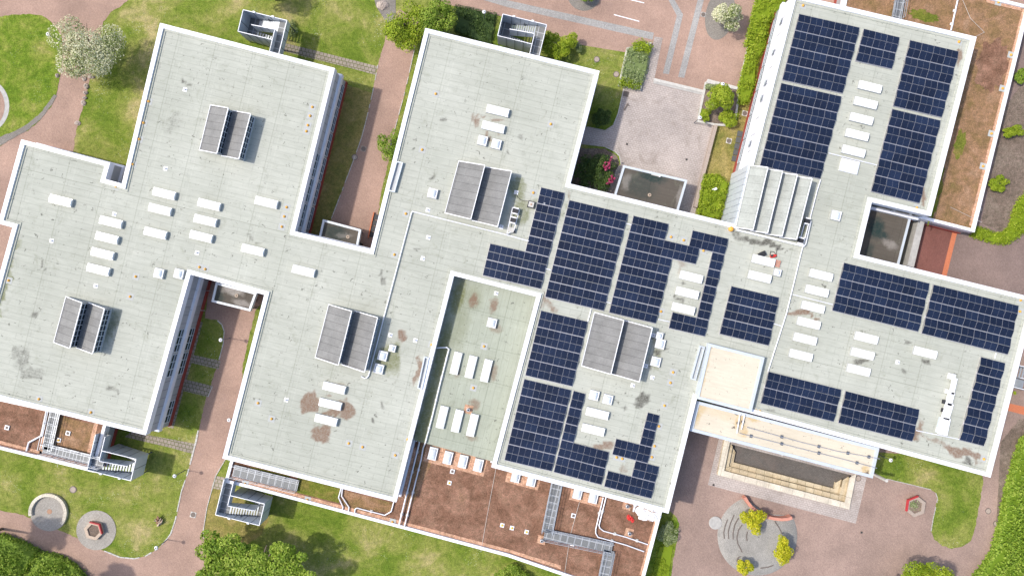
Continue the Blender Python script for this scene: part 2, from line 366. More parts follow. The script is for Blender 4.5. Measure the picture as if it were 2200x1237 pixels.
def paving(name, w_, h, c1, c2, cm, stops, mortar=0.012, ang=-ANG, off=0.5, wear=(0.6, 0.0), wearcol=(0.2, 0.15, 0.12), scale=0.12):
    m, nt, lk, b = mat(name)
    p_ = wpos(nt); g = grid(nt, lk, p_, ang)
    br = brick(nt, lk, g, w_, h, mortar, c1, c2, cm, off, 0.15, 0.0)
    n1 = noise(nt, lk, p_, scale, 7, 0.68)
    c = mixc(nt, lk, 1.0, br.outputs[0], ramp(nt, lk, n1, stops), 'MULTIPLY')
    n2 = noise(nt, lk, p_, 5.0, 5, 0.8)
    c = mixc(nt, lk, 1.0, c, ramp(nt, lk, n2, [(0.25, (0.72, 0.72, 0.72)), (0.75, (1.25, 1.25, 1.25))]), 'MULTIPLY')
    n3 = noise(nt, lk, p_, 0.35, 6, 0.75, 0, 1.0)
    c = mixc(nt, lk, ramp(nt, lk, n3, [(wear[0], 0.0), (wear[0] + 0.2, wear[1])]), c, wearcol)
    n4 = noise(nt, lk, p_, 2.4, 4, 0.7)
    c = mixc(nt, lk, ramp(nt, lk, n4, [(0.72, 0.0), (0.77, 0.45)]), c, (0.48, 0.42, 0.38))
    lk.new(c, b.inputs['Base Color']); b.inputs['Roughness'].default_value = 0.9; b.inputs['Specular IOR Level'].default_value = 0.2
    return m
STN = [(0.3, (0.74, 0.735, 0.73)), (0.7, (1.22, 1.20, 1.18))]
M['brickpath'] = paving('red_brick_paving', 0.24, 0.12, (0.43, 0.290, 0.225), (0.36, 0.238, 0.184), (0.27, 0.193, 0.16), STN, 0.016, R(45) - ANG, 0.5, (0.55, 0.4), (0.30, 0.21, 0.18))
M['shadebrick'] = paving('cloud_shaded_brown_brick', 0.24, 0.12, (0.275, 0.20, 0.175), (0.23, 0.165, 0.143), (0.155, 0.12, 0.108), STN, 0.016, R(45) - ANG, 0.5, (0.55, 0.4), (0.16, 0.12, 0.10))  # brown brick, its colour darkened for the cloud shadow lying there
M['yardbrick'] = paving('yard_brick_paving', 0.24, 0.12, (0.385, 0.278, 0.230), (0.32, 0.226, 0.188), (0.225, 0.168, 0.145), STN, 0.016, R(45) - ANG, 0.5, (0.55, 0.45), (0.24, 0.18, 0.155))
M['redpatio'] = paving('red_patio_brick', 0.30, 0.10, (0.235, 0.095, 0.075), (0.20, 0.08, 0.065), (0.16, 0.09, 0.08), STN, 0.012, R(90) - ANG, 0.5, (0.6, 0.5), (0.36, 0.16, 0.13))
M['pavers'] = paving('grey_concrete_pavers', 0.42, 0.30, (0.46, 0.405, 0.375), (0.42, 0.37, 0.34), (0.27, 0.235, 0.215), STN, 0.02, -ANG, 0.5, (0.52, 0.65), (0.22, 0.18, 0.15), 0.10)
M['slabs'] = paving('concrete_slabs', 0.55, 0.55, (0.34, 0.29, 0.25), (0.29, 0.25, 0.21), (0.12, 0.13, 0.05), STN, 0.045, -ANG, 0.5, (0.5, 0.5), (0.20, 0.17, 0.10))
M['granite'] = paving('granite_setts', 0.16, 0.16, (0.42, 0.42, 0.41), (0.32, 0.32, 0.32), (0.24, 0.22, 0.20), STN, 0.02, -ANG, 0.3, (0.6, 0.3), (0.3, 0.27, 0.24))
M['cobble'] = paving('round_cobbles', 0.14, 0.14, (0.36, 0.34, 0.31), (0.27, 0.26, 0.24), (0.16, 0.14, 0.12), STN, 0.03, 0.4, 0.5, (0.6, 0.5), (0.18, 0.16, 0.13))
M['sand'] = paving('sandstone_blocks', 1.25, 3.0, (0.55, 0.47, 0.33), (0.49, 0.40, 0.27), (0.20, 0.16, 0.10), STN, 0.03, -ANG, 0.0, (0.52, 0.7), (0.32, 0.24, 0.13), 0.5)
M['sandtop'] = paving('pale_sandstone', 1.8, 3.0, (0.64, 0.59, 0.49), (0.60, 0.54, 0.44), (0.28, 0.24, 0.18), STN, 0.02, -ANG, 0.0, (0.58, 0.5), (0.40, 0.32, 0.2), 0.5)
M['pit'] = paving('pit_paving', 0.3, 0.15, (0.16, 0.145, 0.135), (0.13, 0.12, 0.11), (0.085, 0.075, 0.065), STN, 0.02, -ANG, 0.5, (0.5, 0.5), (0.17, 0.13, 0.11))
M['cream'] = roof_mat('cream_membrane', (0.635, 0.56, 0.455), [((0.50, 0.36, 0.17), [(1497, 890, 10, 24, 14, .75), (1492, 925, 40, 4, 14, .5), (1590, 905, 12, 20, 14, .7), (1598, 925, 10, 16, 14, .7), (1560, 890, 60, 14, 14, .25), (1860, 1010, 8, 14, 14, .8), (1506, 800, 5, 60, 14, .5), (1505, 875, 18, 16, 0, .6), (1620, 900, 14, 8, 14, .8)]),
                                                             ((0.08, 0.06, 0.05), [(1862, 1015, 4, 8, 30, .95), (1584, 887, 6, 3, 14, .9), (1608, 893, 5, 4, 0, .8), (1577, 918, 4, 3, 0, .8)])], 0.95, 0.0, 2.0, 60)
M['bitumen'] = roof_mat('dark_bitumen', (0.115, 0.099, 0.084), [((0.022, 0.042, 0.04), [(1400, 380, 34, 14, 14, .9), (1375, 400, 40, 30, 14, .5), (1880, 490, 20, 26, 0, .95), (1890, 505, 20, 10, 10, .9), (1866, 540, 10, 20, 14, .6), (720, 500, 30, 18, 14, .7), (470, 640, 10, 24, 14, .6)]),
                                                                ((0.36, 0.33, 0.30), [(500, 625, 26, 10, 14, .8), (520, 650, 24, 8, 14, .6), (1910, 525, 20, 10, 30, .5), (740, 505, 20, 6, 0, .35), (1345, 390, 10, 20, 14, .4), (1460, 420, 8, 24, 14, .4)])], 0.8, 0.5, 1.0, 4)
def lantern_felt(name, c1, c2, c3):
    m, nt, lk, b = mat(name)
    p_ = wpos(nt); g = grid(nt, lk, p_)
    br = brick(nt, lk, g, 60, 1.02, 0.03, c1, c2, c3, 0.0, 0.3)
    n1 = noise(nt, lk, p_, 0.5, 6, 0.75)
    c = mixc(nt, lk, 1.0, br.outputs[0], ramp(nt, lk, n1, [(0.3, (0.78, 0.78, 0.78)), (0.7, (1.2, 1.2, 1.2))]), 'MULTIPLY')
    n2 = noise(nt, lk, p_, 6.0, 4, 0.8)
    c = mixc(nt, lk, 1.0, c, ramp(nt, lk, n2, [(0.25, (0.82, 0.82, 0.82)), (0.75, (1.15, 1.15, 1.15))]), 'MULTIPLY')
    lk.new(c, b.inputs['Base Color']); b.inputs['Roughness'].default_value = 0.85
    return m
M['lantern'] = lantern_felt('lantern_felt', (0.21, 0.208, 0.20), (0.19, 0.188, 0.181), (0.095, 0.093, 0.09))
M['palefelt'] = lantern_felt('pale_lantern_felt', (0.35, 0.365, 0.335), (0.325, 0.34, 0.31), (0.23, 0.24, 0.22))
def grating():
    m, nt, lk, b = mat('steel_grating')
    p_ = wpos(nt); g = grid(nt, lk, p_)
    br = brick(nt, lk, g, 1.0, 1.0, 0.05, (0.20, 0.205, 0.205), (0.17, 0.175, 0.175), (0.42, 0.43, 0.44), 0.0, 0.1)
    n1 = noise(nt, lk, p_, 9, 3, 0.7)
    c = mixc(nt, lk, 1.0, br.outputs[0], ramp(nt, lk, n1, [(0.3, (0.8, 0.8, 0.8)), (0.7, (1.2, 1.2, 1.2))]), 'MULTIPLY')
    lk.new(c, b.inputs['Base Color']); b.inputs['Roughness'].default_value = 0.6; b.inputs['Metallic'].default_value = 0.2
    return m
M['grating'] = grating()
def leafmat(name, stops):
    m, nt, lk, b = mat(name)
    a = N(nt, 'ShaderNodeAttribute', attribute_name='tint', attribute_type='GEOMETRY')
    c = ramp(nt, lk, a.outputs['Fac'], stops)
    lk.new(c, b.inputs['Base Color']); b.inputs['Roughness'].default_value = 0.55
    b.inputs['Specular IOR Level'].default_value = 0.25
    tr = N(nt, 'ShaderNodeBsdfTranslucent'); lk.new(c, tr.inputs[0])
    mx = N(nt, 'ShaderNodeMixShader'); mx.inputs[0].default_value = 0.22
    lk.new(b.outputs[0], mx.inputs[1]); lk.new(tr.outputs[0], mx.inputs[2])
    lk.new(mx.outputs[0], nt['Material Output'].inputs[0])
    return m
LM = {
    'green': leafmat('leaf_green', [(0, (0.095, 0.175, 0.014)), (0.5, (0.195, 0.300, 0.028)), (1, (0.36, 0.44, 0.07))]),
    'mid': leafmat('leaf_mid', [(0, (0.110, 0.200, 0.014)), (0.5, (0.230, 0.340, 0.030)), (1, (0.42, 0.50, 0.09))]),
    'lime': leafmat('leaf_lime', [(0, (0.150, 0.225, 0.010)), (0.5, (0.270, 0.360, 0.018)), (1, (0.42, 0.47, 0.05))]),
    'yellow': leafmat('leaf_yellow', [(0, (0.27, 0.30, 0.008)), (0.5, (0.50, 0.50, 0.016)), (1, (0.70, 0.60, 0.06))]),
    'dark': leafmat('leaf_dark', [(0, (0.030, 0.062, 0.014)), (0.6, (0.070, 0.120, 0.024)), (1, (0.14, 0.20, 0.05))]),
    'blossom': leafmat('leaf_blossom', [(0, (0.12, 0.16, 0.045)), (0.30, (0.26, 0.32, 0.09)), (0.44, (0.60, 0.60, 0.38)), (1, (0.80, 0.78, 0.56))]),
    'grey': leafmat('leaf_grey', [(0, (0.14, 0.20, 0.06)), (0.5, (0.25, 0.31, 0.12)), (1, (0.42, 0.46, 0.28))]),
}

# ================================================================ THE SETTING: ground sheets
def PL(pts, z=0.0): return [P(x, y, z) for x, y in pts]
def ground(name, m, pts, z, holes=()):
    if name in ('lawn', 'dry_verge', 'soil_bed', 'lawn_island', 'grass_strip', 'brick_path', 'cobble_edge', 'sedum_patch') and abs(pts[0][0]) < 3000:
        rg = random.Random(int(pts[0][0] * 7 + pts[0][1])); out = []
        for (x0, y0), (x1, y1) in zip(pts, pts[1:] + pts[:1]):
            L = math.hypot(x1 - x0, y1 - y0); k_ = max(1, min(60, int(L / 6)))
            for i_ in range(k_): out.append((x0 + (x1 - x0) * i_ / k_ + rg.uniform(-1.1, 1.1), y0 + (y1 - y0) * i_ / k_ + rg.uniform(-1.1, 1.1)))
        pts = out
    mb = MB(); hs = [PL(h, z) for h in holes]
    mb.sheet(PL(pts, z), z, hs)
    return mb.obj(name, m, kind='structure')
PIT = [(1565, 952), (1553, 1012), (1815, 1081), (1829, 1020)]
big = 3200
ground('lawn', M['lawn'], [(-big, -big), (big + 2200, -big), (big + 2200, big + 1200), (-big, big + 1200)], 0.0, [PIT])
# red brick paths on the left
ground('brick_path', M['brickpath'], [(-500, -300), (330, -300), (300, -20), (262, 12), (238, 27), (222, 48), (217, 70), (205, 130), (194, 170), (183, 215), (168, 262), (160, 300), (156, 345),
       (60, 420), (20, 600), (-100, 640), (-500, 640)], 0.012)
ground('brick_path', M['brickpath'], [(832, 60), (827, 88), (812, 140), (801, 198), (789, 250), (777, 296), (757, 352), (735, 410), (712, 470), (690, 560), (800, 560), (818, 420), (835, 345), (850, 272), (872, 190), (892, 100), (905, 50), (860, 20)], 0.012)
ground('brick_path', M['brickpath'], [(-300, 1040), (0, 1095), (51, 1106), (90, 1122), (132, 1140), (170, 1157), (200, 1172), (224, 1182), (258, 1196), (289, 1199), (312, 1194), (340, 1177), (356, 1160), (367, 1146),
       (377, 1116), (390, 1055), (404, 1014), (421, 949), (441, 861), (471, 772), (480, 738), (482, 711), (477, 697), (467, 688), (440, 683), (452, 600), (600, 600), (549, 667), (535, 725), (522, 780), (519, 830), (497, 925), (485, 985), (464, 1021), (445, 1089), (437, 1139), (441, 1190), (445, 1290),
       (420, 1400), (280, 1330), (170, 1237), (132, 1208), (70, 1184), (20, 1157), (0, 1153), (-300, 1090)], 0.012)
# plaza behind the building and the yard in front of it
ground('plaza', M['brickpath'], [(884, -10), (880, -400), (2400, -400), (2400, 640), (2226, 650), (2020, 600), (1940, 540), (1960, 440), (1800, 20), (1680, 40), (1650, 0), (1624, 0), (1601, 95), (1606, 100), (1592, 160), (1586, 190), (1511, 196), (1404, 172), (1395, 140), (1345, 113), (1290, 104), (1243, 96), (1180, 68), (1065, 32), (985, 16)], 0.012)
ground('yard', M['yardbrick'], [(1436, 1300), (1446, 1200), (1457, 1150), (1458, 1124), (1452, 1108), (1430, 1090), (1450, 860), (1900, 900), (2120, 990), (2225, 600), (2600, 560), (2600, 1500), (1436, 1500)], 0.012, [PIT])
ground('brown_paving', M['shadebrick'], [(2040, 480), (2010, 620), (2240, 690), (2600, 700), (2600, 20), (2190, 20), (2100, 470)], 0.02)
ground('paved_court', M['pavers'], [(1406, 79), (1424, 82), (1406, 169), (1512, 194), (1500, 240), (1497, 262), (1537, 270), (1493, 460), (1480, 500), (1240, 500), (1230, 400), (1300, 380), (1334, 353), (1331, 336), (1321, 326), (1300, 316), (1250, 310), (1240, 290), (1262, 272), (1300, 280), (1318, 268), (1328, 244), (1340, 190), (1377, 194), (1384, 160), (1397, 110), (1403, 95)], 0.024)
ground('red_patio', M['redpatio'], [(1960, 470), (2046, 499), (2025, 600), (1940, 600)], 0.034)
ground('brick_border', M['orangebrick'], [(2046, 499), (2056, 502), (2032, 600), (2021, 600)], 0.05)
ground('brick_border', M['orangebrick'], [(2160, 864), (2240, 882), (2236, 900), (2155, 879)], 0.032)
for pts in ([(1090, 1), (1405, 71), (1402, 86), (1090, 16), (1030, -2), (1010, -30)], [(1434.7, -2), (1448, -2), (1467.6, 32), (1437, 160), (1424, 158), (1454, 34)], [(1499.5, -2), (1513, -2), (1470, 168), (1457, 165.5)]):
    ground('granite_strip', M['granite'], pts, 0.024)
for a, b in (((1319, 32), (1373.5, 46.5)), ((1355, 0), (1384, 7))):
    mb = MB(); mb.quad(P(a[0], a[1] - 1, .03), P(a[0], a[1] + 1, .03), P(b[0], b[1] + 1, .03), P(b[0], b[1] - 1, .03))
    mb.obj('parking_line', M['white'], kind='structure')
def ell(cx, cy, rx, ry, n=40, a0=0, a1=360, rot=0):
    out = []
    for k in range(n + (0 if a1 - a0 == 360 else 1)):
        t = R(a0 + (a1 - a0) * k / n); x, y = rx * math.cos(t), ry * math.sin(t)
        c, s = math.cos(R(rot)), math.sin(R(rot)); out.append((cx + x * c - y * s, cy + x * s + y * c))
    return out
ground('cobble_ring', M['cobble'], ell(1255, -12, 36, 36), 0.026)
ground('cobble_ring', M['cobble'], ell(1547, 32, 31, 55, rot=12), 0.026)
ground('cobble_patch', M['cobble'], [(800, -20), (850, -20), (850, 30), (840, 60), (825, 40), (808, 15)], 0.03)
# lawns and beds lying on the paving
ground('lawn_island', M['lush'], [(-300, 20), (0, 36), (30, 32), (62, 31), (88, 33), (104, 42), (120, 58), (131, 75), (135, 105), (131, 150), (127, 178), (121, 206), (110, 228), (88, 256), (60, 280), (30, 296), (0, 313), (-300, 360)], 0.04)
ground('cobble_edge', M['cobble'], [(-20, 316), (0, 313), (30, 296), (60, 280), (88, 256), (110, 228), (122, 206), (117, 204), (104, 222), (82, 248), (54, 270), (26, 285), (-20, 300)], 0.05)
ground('round_plaza', M['concrete'], ell(-36, 228, 56, 60), 0.05)
ground('round_plaza', M['brickpath'], ell(-36, 228, 46, 52), 0.062)
ground('lawn', M['lawn'], [(1881, 970), (1878, 1020), (1905, 1028), (1960, 1041), (2000, 1051), (2010, 1058), (2014, 1070), (2004, 1115), (2000, 1140), (2008, 1158), (2025, 1172), (2045, 1177), (2068, 1173), (2086, 1160), (2094, 1140), (2103, 1090), (2113, 1030), (2100, 990)], 0.03)
ground('grass_strip', M['lush'], [(1410, 1100), (1440, 1106), (1455, 1112), (1459, 1124), (1457, 1150), (1446, 1200), (1436, 1300), (1370, 1300)], 0.03)
ground('dry_verge', M['dry'], [(1650, 20), (1676, 20), (1630, 240), (1580, 420), (1565, 470), (1510, 470), (1510, 380), (1537, 270), (1586, 258), (1592, 190), (1600, 130)], 0.03)
ground('dry_verge', M['dry'], [(735, 180), (800, 200), (777, 296), (757, 352), (735, 410), (712, 470), (690, 520), (640, 520), (700, 300)], 0.008)
ground('dry_verge', M['dry'], [(447, 1090), (437, 1139), (441, 1200), (480, 1200), (560, 1150), (580, 1110), (470, 1040), (462, 1030)], 0.008)
for pts in ([(2216, 150), (2160, 230), (2128, 385), (2108, 480), (2180, 510), (2260, 470), (2330, 150)],):
    ground('soil_bed', M['soil'], pts, 0.03)
ground('soil_bed', M['soil'], [(2150, 950), (2190, 900), (2500, 850), (2500, 1500), (2060, 1500), (2120, 1237), (2140, 1130)], 0.03)
ground('soil_bed', M['soil'], [(-200, 1145), (0, 1156), (60, 1180), (110, 1200), (165, 1240), (250, 1330), (-200, 1330)], 0.03)
ground('soil_bed', M['soil'], [(1232, 318), (1300, 320), (1326, 335), (1330, 352), (1310, 400), (1225, 400)], 0.03)
ground('soil_bed', M['soil'], [(1000, 12), (1066, 30), (1056, 96), (985, 70)], 0.02)
for pts in ([(600, 90), (625, 96), (811, 143), (806, 161), (750, 146), (615, 112), (596, 108)], [(285, 925), (330, 936), (421, 953), (415, 975), (370, 962), (268, 938)], [(395, 758), (475, 775), (470, 793), (395, 775)],
            [(380, 810), (457, 829), (447, 852), (372, 834)], [(462, 1021), (485, 1026), (478, 1052), (454, 1048)]):
    ground('slab_path', M['slabs'], pts, 0.02)
ground('slab_edge', M['slabs'], [(428, 690), (436, 692), (372, 920), (360, 917)], 0.026)
# pale kerbs along the path edges: chains of separate little stones read as one mass
def kerb(pts, z=0.0, wd=0.10, m='palecon'):
    mb = MB(); 
    for a, b in zip(pts, pts[1:]):
        pa, pb = P(*a), P(*b); L = (pb - pa).length; n = max(1, int(L / 0.55))
        for k in range(n):
            if random.random() < 0.12: continue
            p0 = pa.lerp(pb, (k + .04) / n); p1 = pa.lerp(pb, (k + .96) / n)
            mb.bar(p0 + Vector((0, 0, .03)), p1 + Vector((0, 0, .03)), wd * random.uniform(.8, 1.2), .08 + random.uniform(0, .03))
    return mb.obj('kerb', M[m], kind='structure')
kerb([(812, 140), (801, 198), (789, 250), (777, 296), (757, 352), (735, 410), (712, 470)])
kerb([(892, 100), (872, 190), (850, 272), (835, 330)])
kerb([(441, 1190), (437, 1139), (445, 1089), (464, 1021), (485, 985), (497, 925)])
kerb([(404, 1014), (421, 949), (428, 915)], wd=.22)
kerb([(224, 1182), (258, 1196), (289, 1199), (312, 1194), (340, 1177), (356, 1160), (367, 1146), (377, 1116), (390, 1055), (404, 1014)], wd=.16)
kerb([(447, 852), (457, 829)]); kerb([(467, 688), (477, 697), (482, 711), (480, 738), (471, 772)], wd=.12)
kerb([(1300, 316), (1321, 326), (1331, 336), (1334, 353)]); kerb([(1300, 280), (1318, 268), (1328, 244), (1340, 190)])
kerb([(1905, 1028), (1960, 1041), (2000, 1051), (2010, 1058), (2014, 1070), (2004, 1115), (2000, 1140)], m='concrete')
kerb([(1624, 0), (1601, 95)], wd=.15); kerb([(1606, 100), (1592, 160), (1586, 190)], wd=.15)

# ================================================================ THE SCHOOL BUILDING
ZT, ZR = 7.0, 6.7
OUT = dict(A=(344, 50), B=(719, 147), C=(633, 497), D=(796, 536), E=(914, 61), F=(1288, 153), G=(1225, 395), H=(1581, 482), I=(1610, 356), J=(1704, -12), K=(2098, 80), L=(2000, 464),
           M=(1873, 434), N=(1846, 547), O=(2226, 641), P=(2128, 1025), R=(1611, 886), S=(1497, 856), T=(1436, 1102), U=(1056, 1003), W=(1153, 637), V=(975, 592), X=(851, 1078), Y=(478, 984),
           Z=(568, 633), AA=(409, 589), BB=(313, 934), CC=(-70, 840), C2=(27, 488), C1=(-4, 480), DD=(46, 300), N1=(236, 350), N2=(226, 385), N3=(262, 395))
keys = list(OUT); outline = [P(*OUT[k], ZT) for k in keys]
if area2(outline) < 0: outline.reverse(); keys.reverse()
school = thing('school_building', 'sprawling flat-roofed school building with pale felt roof and white parapets', 'building', (0, 0, 0))
inner = offset(outline, -0.55)
def rim(poly, zt, zr, wd, m, parent, name='parapet'):
    po = ccw(poly); pi_ = offset(po, -wd); mb = MB()
    mb.ring(po, zt, pi_, zt); mb.ring(pi_, zt, offset(po, -wd - .02), zr - .02)
    return mb.obj(name, m, parent), pi_
mb = MB(); mb.sheet(offset(outline, -0.30), ZR); roof = mb.obj('main_roof', M['roof'], school)
def stain_attributes(o, sets, z, step=0.4):
    bm = bmesh.new(); bm.from_mesh(o.data)
    xs = [v.co.x for v in bm.verts]; ys = [v.co.y for v in bm.verts]
    for ax, lo, hi in ((0, min(xs), max(xs)), (1, min(ys), max(ys))):
        k = lo + step
        while k < hi:
            co = Vector((k, 0, 0)) if ax == 0 else Vector((0, k, 0))
            bmesh.ops.bisect_plane(bm, geom=bm.verts[:] + bm.edges[:] + bm.faces[:], plane_co=co, plane_no=Vector((1, 0, 0)) if ax == 0 else Vector((0, 1, 0)))
            k += step
    bm.to_mesh(o.data); bm.free()
    n = len(o.data.vertices); co = np.zeros(n * 3, np.float32); o.data.vertices.foreach_get('co', co); co = co.reshape(-1, 3)
    rng = np.random.RandomState(3); s_ = (HC - z) / FPX
    wx, wy = np.zeros(n), np.zeros(n)             # warp so that no stain is a clean ellipse
    for f in (0.25, 0.5, 0.9, 1.6, 2.6):
        for arr in (wx, wy):
            a1, a2, p1, p2 = rng.uniform(.5, 1.5, 4); arr += 0.22 / f ** .5 * np.sin(f * (co[:, 0] * a1 + co[:, 1] * a2) * 2 + p1 * 9) * np.cos(f * (co[:, 0] * a2 - co[:, 1] * a1) * 2 + p2 * 9)
    for si, lst in enumerate(sets):
        acc = np.zeros(n, np.float32)
        for (cx, cy, rx, ry, ang, k) in lst:
            q = P(cx, cy, z); c, s2 = math.cos(-R(ang)), math.sin(-R(ang))
            dx, dy = co[:, 0] + wx - q.x, co[:, 1] + wy - q.y
            r_ = np.hypot((dx * c + dy * s2) / (rx * s_), (-dx * s2 + dy * c) / (ry * s_))
            t = np.clip((1.35 - r_) / 0.75, 0, 1); acc = np.maximum(acc, k * t * t * (3 - 2 * t))
        o.data.attributes.new('stain_%d' % si, 'FLOAT', 'POINT').data.foreach_set('value', acc.astype(np.float32))
stain_attributes(roof, [STM, STD, STB], ZR)
rim(outline, ZT, ZR, 0.55, M['white'], school)
# inner kerb flashing lines along the parapet
mb = MB(); a_ = offset(outline, -0.85); mb.ring(offset(outline, -0.80), ZR + .10, a_, ZR + .10); mb.ring(a_, ZR + .10, offset(outline, -0.9), ZR - .01)
mb.ring(offset(outline, -0.56), ZR + .08, offset(outline, -0.80), ZR + .10)
mb.obj('parapet_flashing', M['roof'], school)
mb = MB()
for i in range(len(outline)):                     # butt joints of the metal caps
    a, b = outline[i], outline[(i + 1) % len(outline)]; d = b - a; L = d.length; d.normalize(); n_ = Vector((d.y, -d.x, 0))
    for k in range(1, int(L / 2.9)):
        c = a + d * (k * 2.9 + random.uniform(-.1, .1)) - n_ * .28; mb.box((c.x, c.y, ZT), .035, .55, .006, math.atan2(d.y, d.x))
mb.obj('cap_joint', M['curb'], school, kind='stuff')
# wall profile swept round the outline: (offset, z)
def band(name, prof, m):
    mb = MB()
    for (o1, z1), (o2, z2) in zip(prof, prof[1:]): mb.ring(offset(outline, o1), z1, offset(outline, o2), z2)
    return mb.obj(name, m, school)
band('fascia', [(0.02, 5.85), (0.02, ZT), (0, ZT + .003)], M['fascia'])
band('upper_wall', [(-.10, 3.95), (-.10, 5.85), (0.02, 5.85)], M['panel'])
band('floor_band', [(.02, 2.95), (.22, 2.95), (.22, 3.85), (-.10, 3.95)], M['fascia'])
band('lower_wall', [(-.02, 0.85), (-.02, 2.95), (.02, 2.95)], M['panel'])
band('plinth', [(.10, -.2), (.10, .85), (-.02, .852)], M['plinth'])
def edge(a, b):
    p, q = P(*OUT[a], ZT), P(*OUT[b], ZT)
    i, j = keys.index(a), keys.index(b)
    if (i + 1) % len(keys) != j: p, q = q, p
    d = (q - p); L = d.length; d.normalize()
    return p, d, L, Vector((d.y, -d.x, 0))
win_frame, win_pane = MB(), MB()
for x in np.linspace(-1.62, 1.62, 4): win_frame.box((x, .03, 0), .09, .10, 1.45)
for z in (-.04, .62, 1.45): win_frame.box((0, .035, z), 3.33, .12, .09)
win_pane.box((0, 0, .02), 3.2, .05, 1.4)
wf = win_frame.obj('window', M['frame']); wp = win_pane.obj('pane', M['glass']); wp.parent = wf
wf_me, wp_me = wf.data, wp.data
bpy.data.objects.remove(wp); bpy.data.objects.remove(wf)
rest = MB(); VIS = {('C', 'B'): range(0, 99), ('BB', 'AA'): None, ('J', 'I'): range(0, 99)}
n_e = len(keys)
for i in range(n_e):
    a, b = keys[i], keys[(i + 1) % n_e]; p, d, L, nrm = edge(a, b)
    if L < 4: continue
    n = int((L - 0.8) / 3.6); vis = (a, b) in VIS or (b, a) in VIS
    for k in range(n):
        c = p + d * (L / 2 + (k - (n - 1) / 2) * 3.6)
        t = (c - p).length / L
        for zf, off in ((4.15, -.08), (1.15, 0.0)):
            if vis:
                if 'J' in (a, b) and zf > 4: continue
                if 'B' in (a, b) and zf > 4 and k > 2: continue
                if 'BB' in (a, b):
                    tt = t if a == 'AA' else 1 - t
                    if (zf > 4 and not (.30 < tt < .62)) or (zf < 4 and not (.28 < tt < .58 or tt > .8)): continue
                o = bpy.data.objects.new('window', wf_me); COL.objects.link(o); o.parent = school
                o.location = (c.x + nrm.x * off, c.y + nrm.y * off, zf); o.rotation_euler.z = math.atan2(d.y, d.x) + math.pi
                q = bpy.data.objects.new('pane', wp_me); COL.objects.link(q); q.parent = o
            else:
                cc = Vector((c.x, c.y, zf)) + nrm * off; rz = math.atan2(d.y, d.x)
                rest.box(cc, 3.3, .12, 1.5, rz, 1); rest.box(cc + nrm * .04 + Vector((0, 0, .07)), 3.1, .07, 1.36, rz, 0)
rest.obj('window', [M['glass'], M['frame']], school, kind='stuff')
# vertical joints between facade panels
mb = MB()
for i in range(n_e):
    a, b = keys[i], keys[(i + 1) % n_e]; p, d, L, nrm = edge(a, b)
    for k in range(1, int(L / 1.2)):
        c = p + d * (k * 1.2)
        mb.box((c.x - nrm.x * .095, c.y - nrm.y * .095, 3.96), .04, .02, 1.88, math.atan2(d.y, d.x))
        mb.box((c.x - nrm.x * .015, c.y - nrm.y * .015, .86), .04, .02, 2.08, math.atan2(d.y, d.x))
mb.obj('panel_joint', M['joint'], school, kind='stuff')
p, d, L, nrm = edge('I', 'J'); mb = MB()
for k in range(int(L / 2.4)):
    c = p + d * (1.3 + 2.4 * k); mb.box((c.x + nrm.x * -.05, c.y + nrm.y * -.05, 3.98), 2.3, .10, 1.84, math.atan2(d.y, d.x))
mb.obj('pale_panel', M['fascia'], school)
for k in (1, 3, 5, 6, 9):                                  # tilted-open sashes
    c = p + d * (L * (k + .4) / 11) + nrm * .16
    MB().bar((c.x, c.y, 4.5), (c.x + nrm.x * .18, c.y + nrm.y * .18, 5.6), .9, .05).obj('open_sash', M['frame'], school)
# lower roof strip set between the two taller wings
low = [P(x, y, ZLOW) for x, y in [(975 - 6, 592), (1153 + 4, 637), (1060, 996), (1056, 990), (890, 946)]]
low[4] = P(889, 945, ZLOW)
mb = MB(); mb.prism(low, 0, ZLOW); mb.obj('low_roof', M['low_roof'], school)
# pale cladding on the tall stairwell wall
p, d, L, nrm = edge('H', 'I')
mb = MB()
for k in range(9):
    c = p + d * (L * (k + .5) / 9)
    mb.box((c.x + nrm.x * .12, c.y + nrm.y * .12, 0.3), L / 9 - .05, .30, 6.95, math.atan2(d.y, d.x))
mb.obj('cladding_panel', M['sheet'], school)
# cream roof blocks over the entrance
def blk(name, pts, z0, z1, edge_w, parent=None, **kw):
    po = ccw(PL(pts, z1))
    e = thing(name, kw.pop('label'), 'building part' if 'cat' not in kw else kw.pop('cat'), (sum(p.x for p in po) / len(po), sum(p.y for p in po) / len(po), z0)) if parent is None else parent
    mb = MB(); pi_ = offset(po, -edge_w)
    for i in range(len(po)):
        j = (i + 1) % len(po)
        mb.quad((po[i].x, po[i].y, z0), (po[j].x, po[j].y, z0), (po[j].x, po[j].y, z1), (po[i].x, po[i].y, z1))
    mb.ring(po, z1, pi_, z1); mb.ring(pi_, z1, offset(po, -edge_w - .02), z1 - .14)
    mb.sheet(list(reversed(po)), z0)
    mb.obj('edge_trim', kw.get('trim', M['sheet']), e)
    mb = MB(); mb.sheet(offset(po, -edge_w - .01), z1 - .12); mb.obj('roof', kw['roof'], e)
    return e
blk('raised_roof', [(1523, 737), (1643, 767.5), (1614.5, 886), (1495.6, 856)], 6.6, 7.75, .38, label='square raised cream roof block above the entrance', cat='roof', roof=M['cream'])
can = blk('entrance_canopy', [(1497.5, 861), (1612, 890), (1889.5, 962), (1875, 1027), (1482, 925)], 5.3, 6.1, .42, label='long cream entrance canopy over the sunken stone steps', cat='canopy', roof=M['cream'])
for x, y in ((1545, 935), (1650, 962), (1760, 990), (1862, 1016)):
    MB().lathe(P(x, y - 6, 0), [(.22, 0), (.22, 5.35)], 14).obj('column', M['palecon'], can, smooth=False)

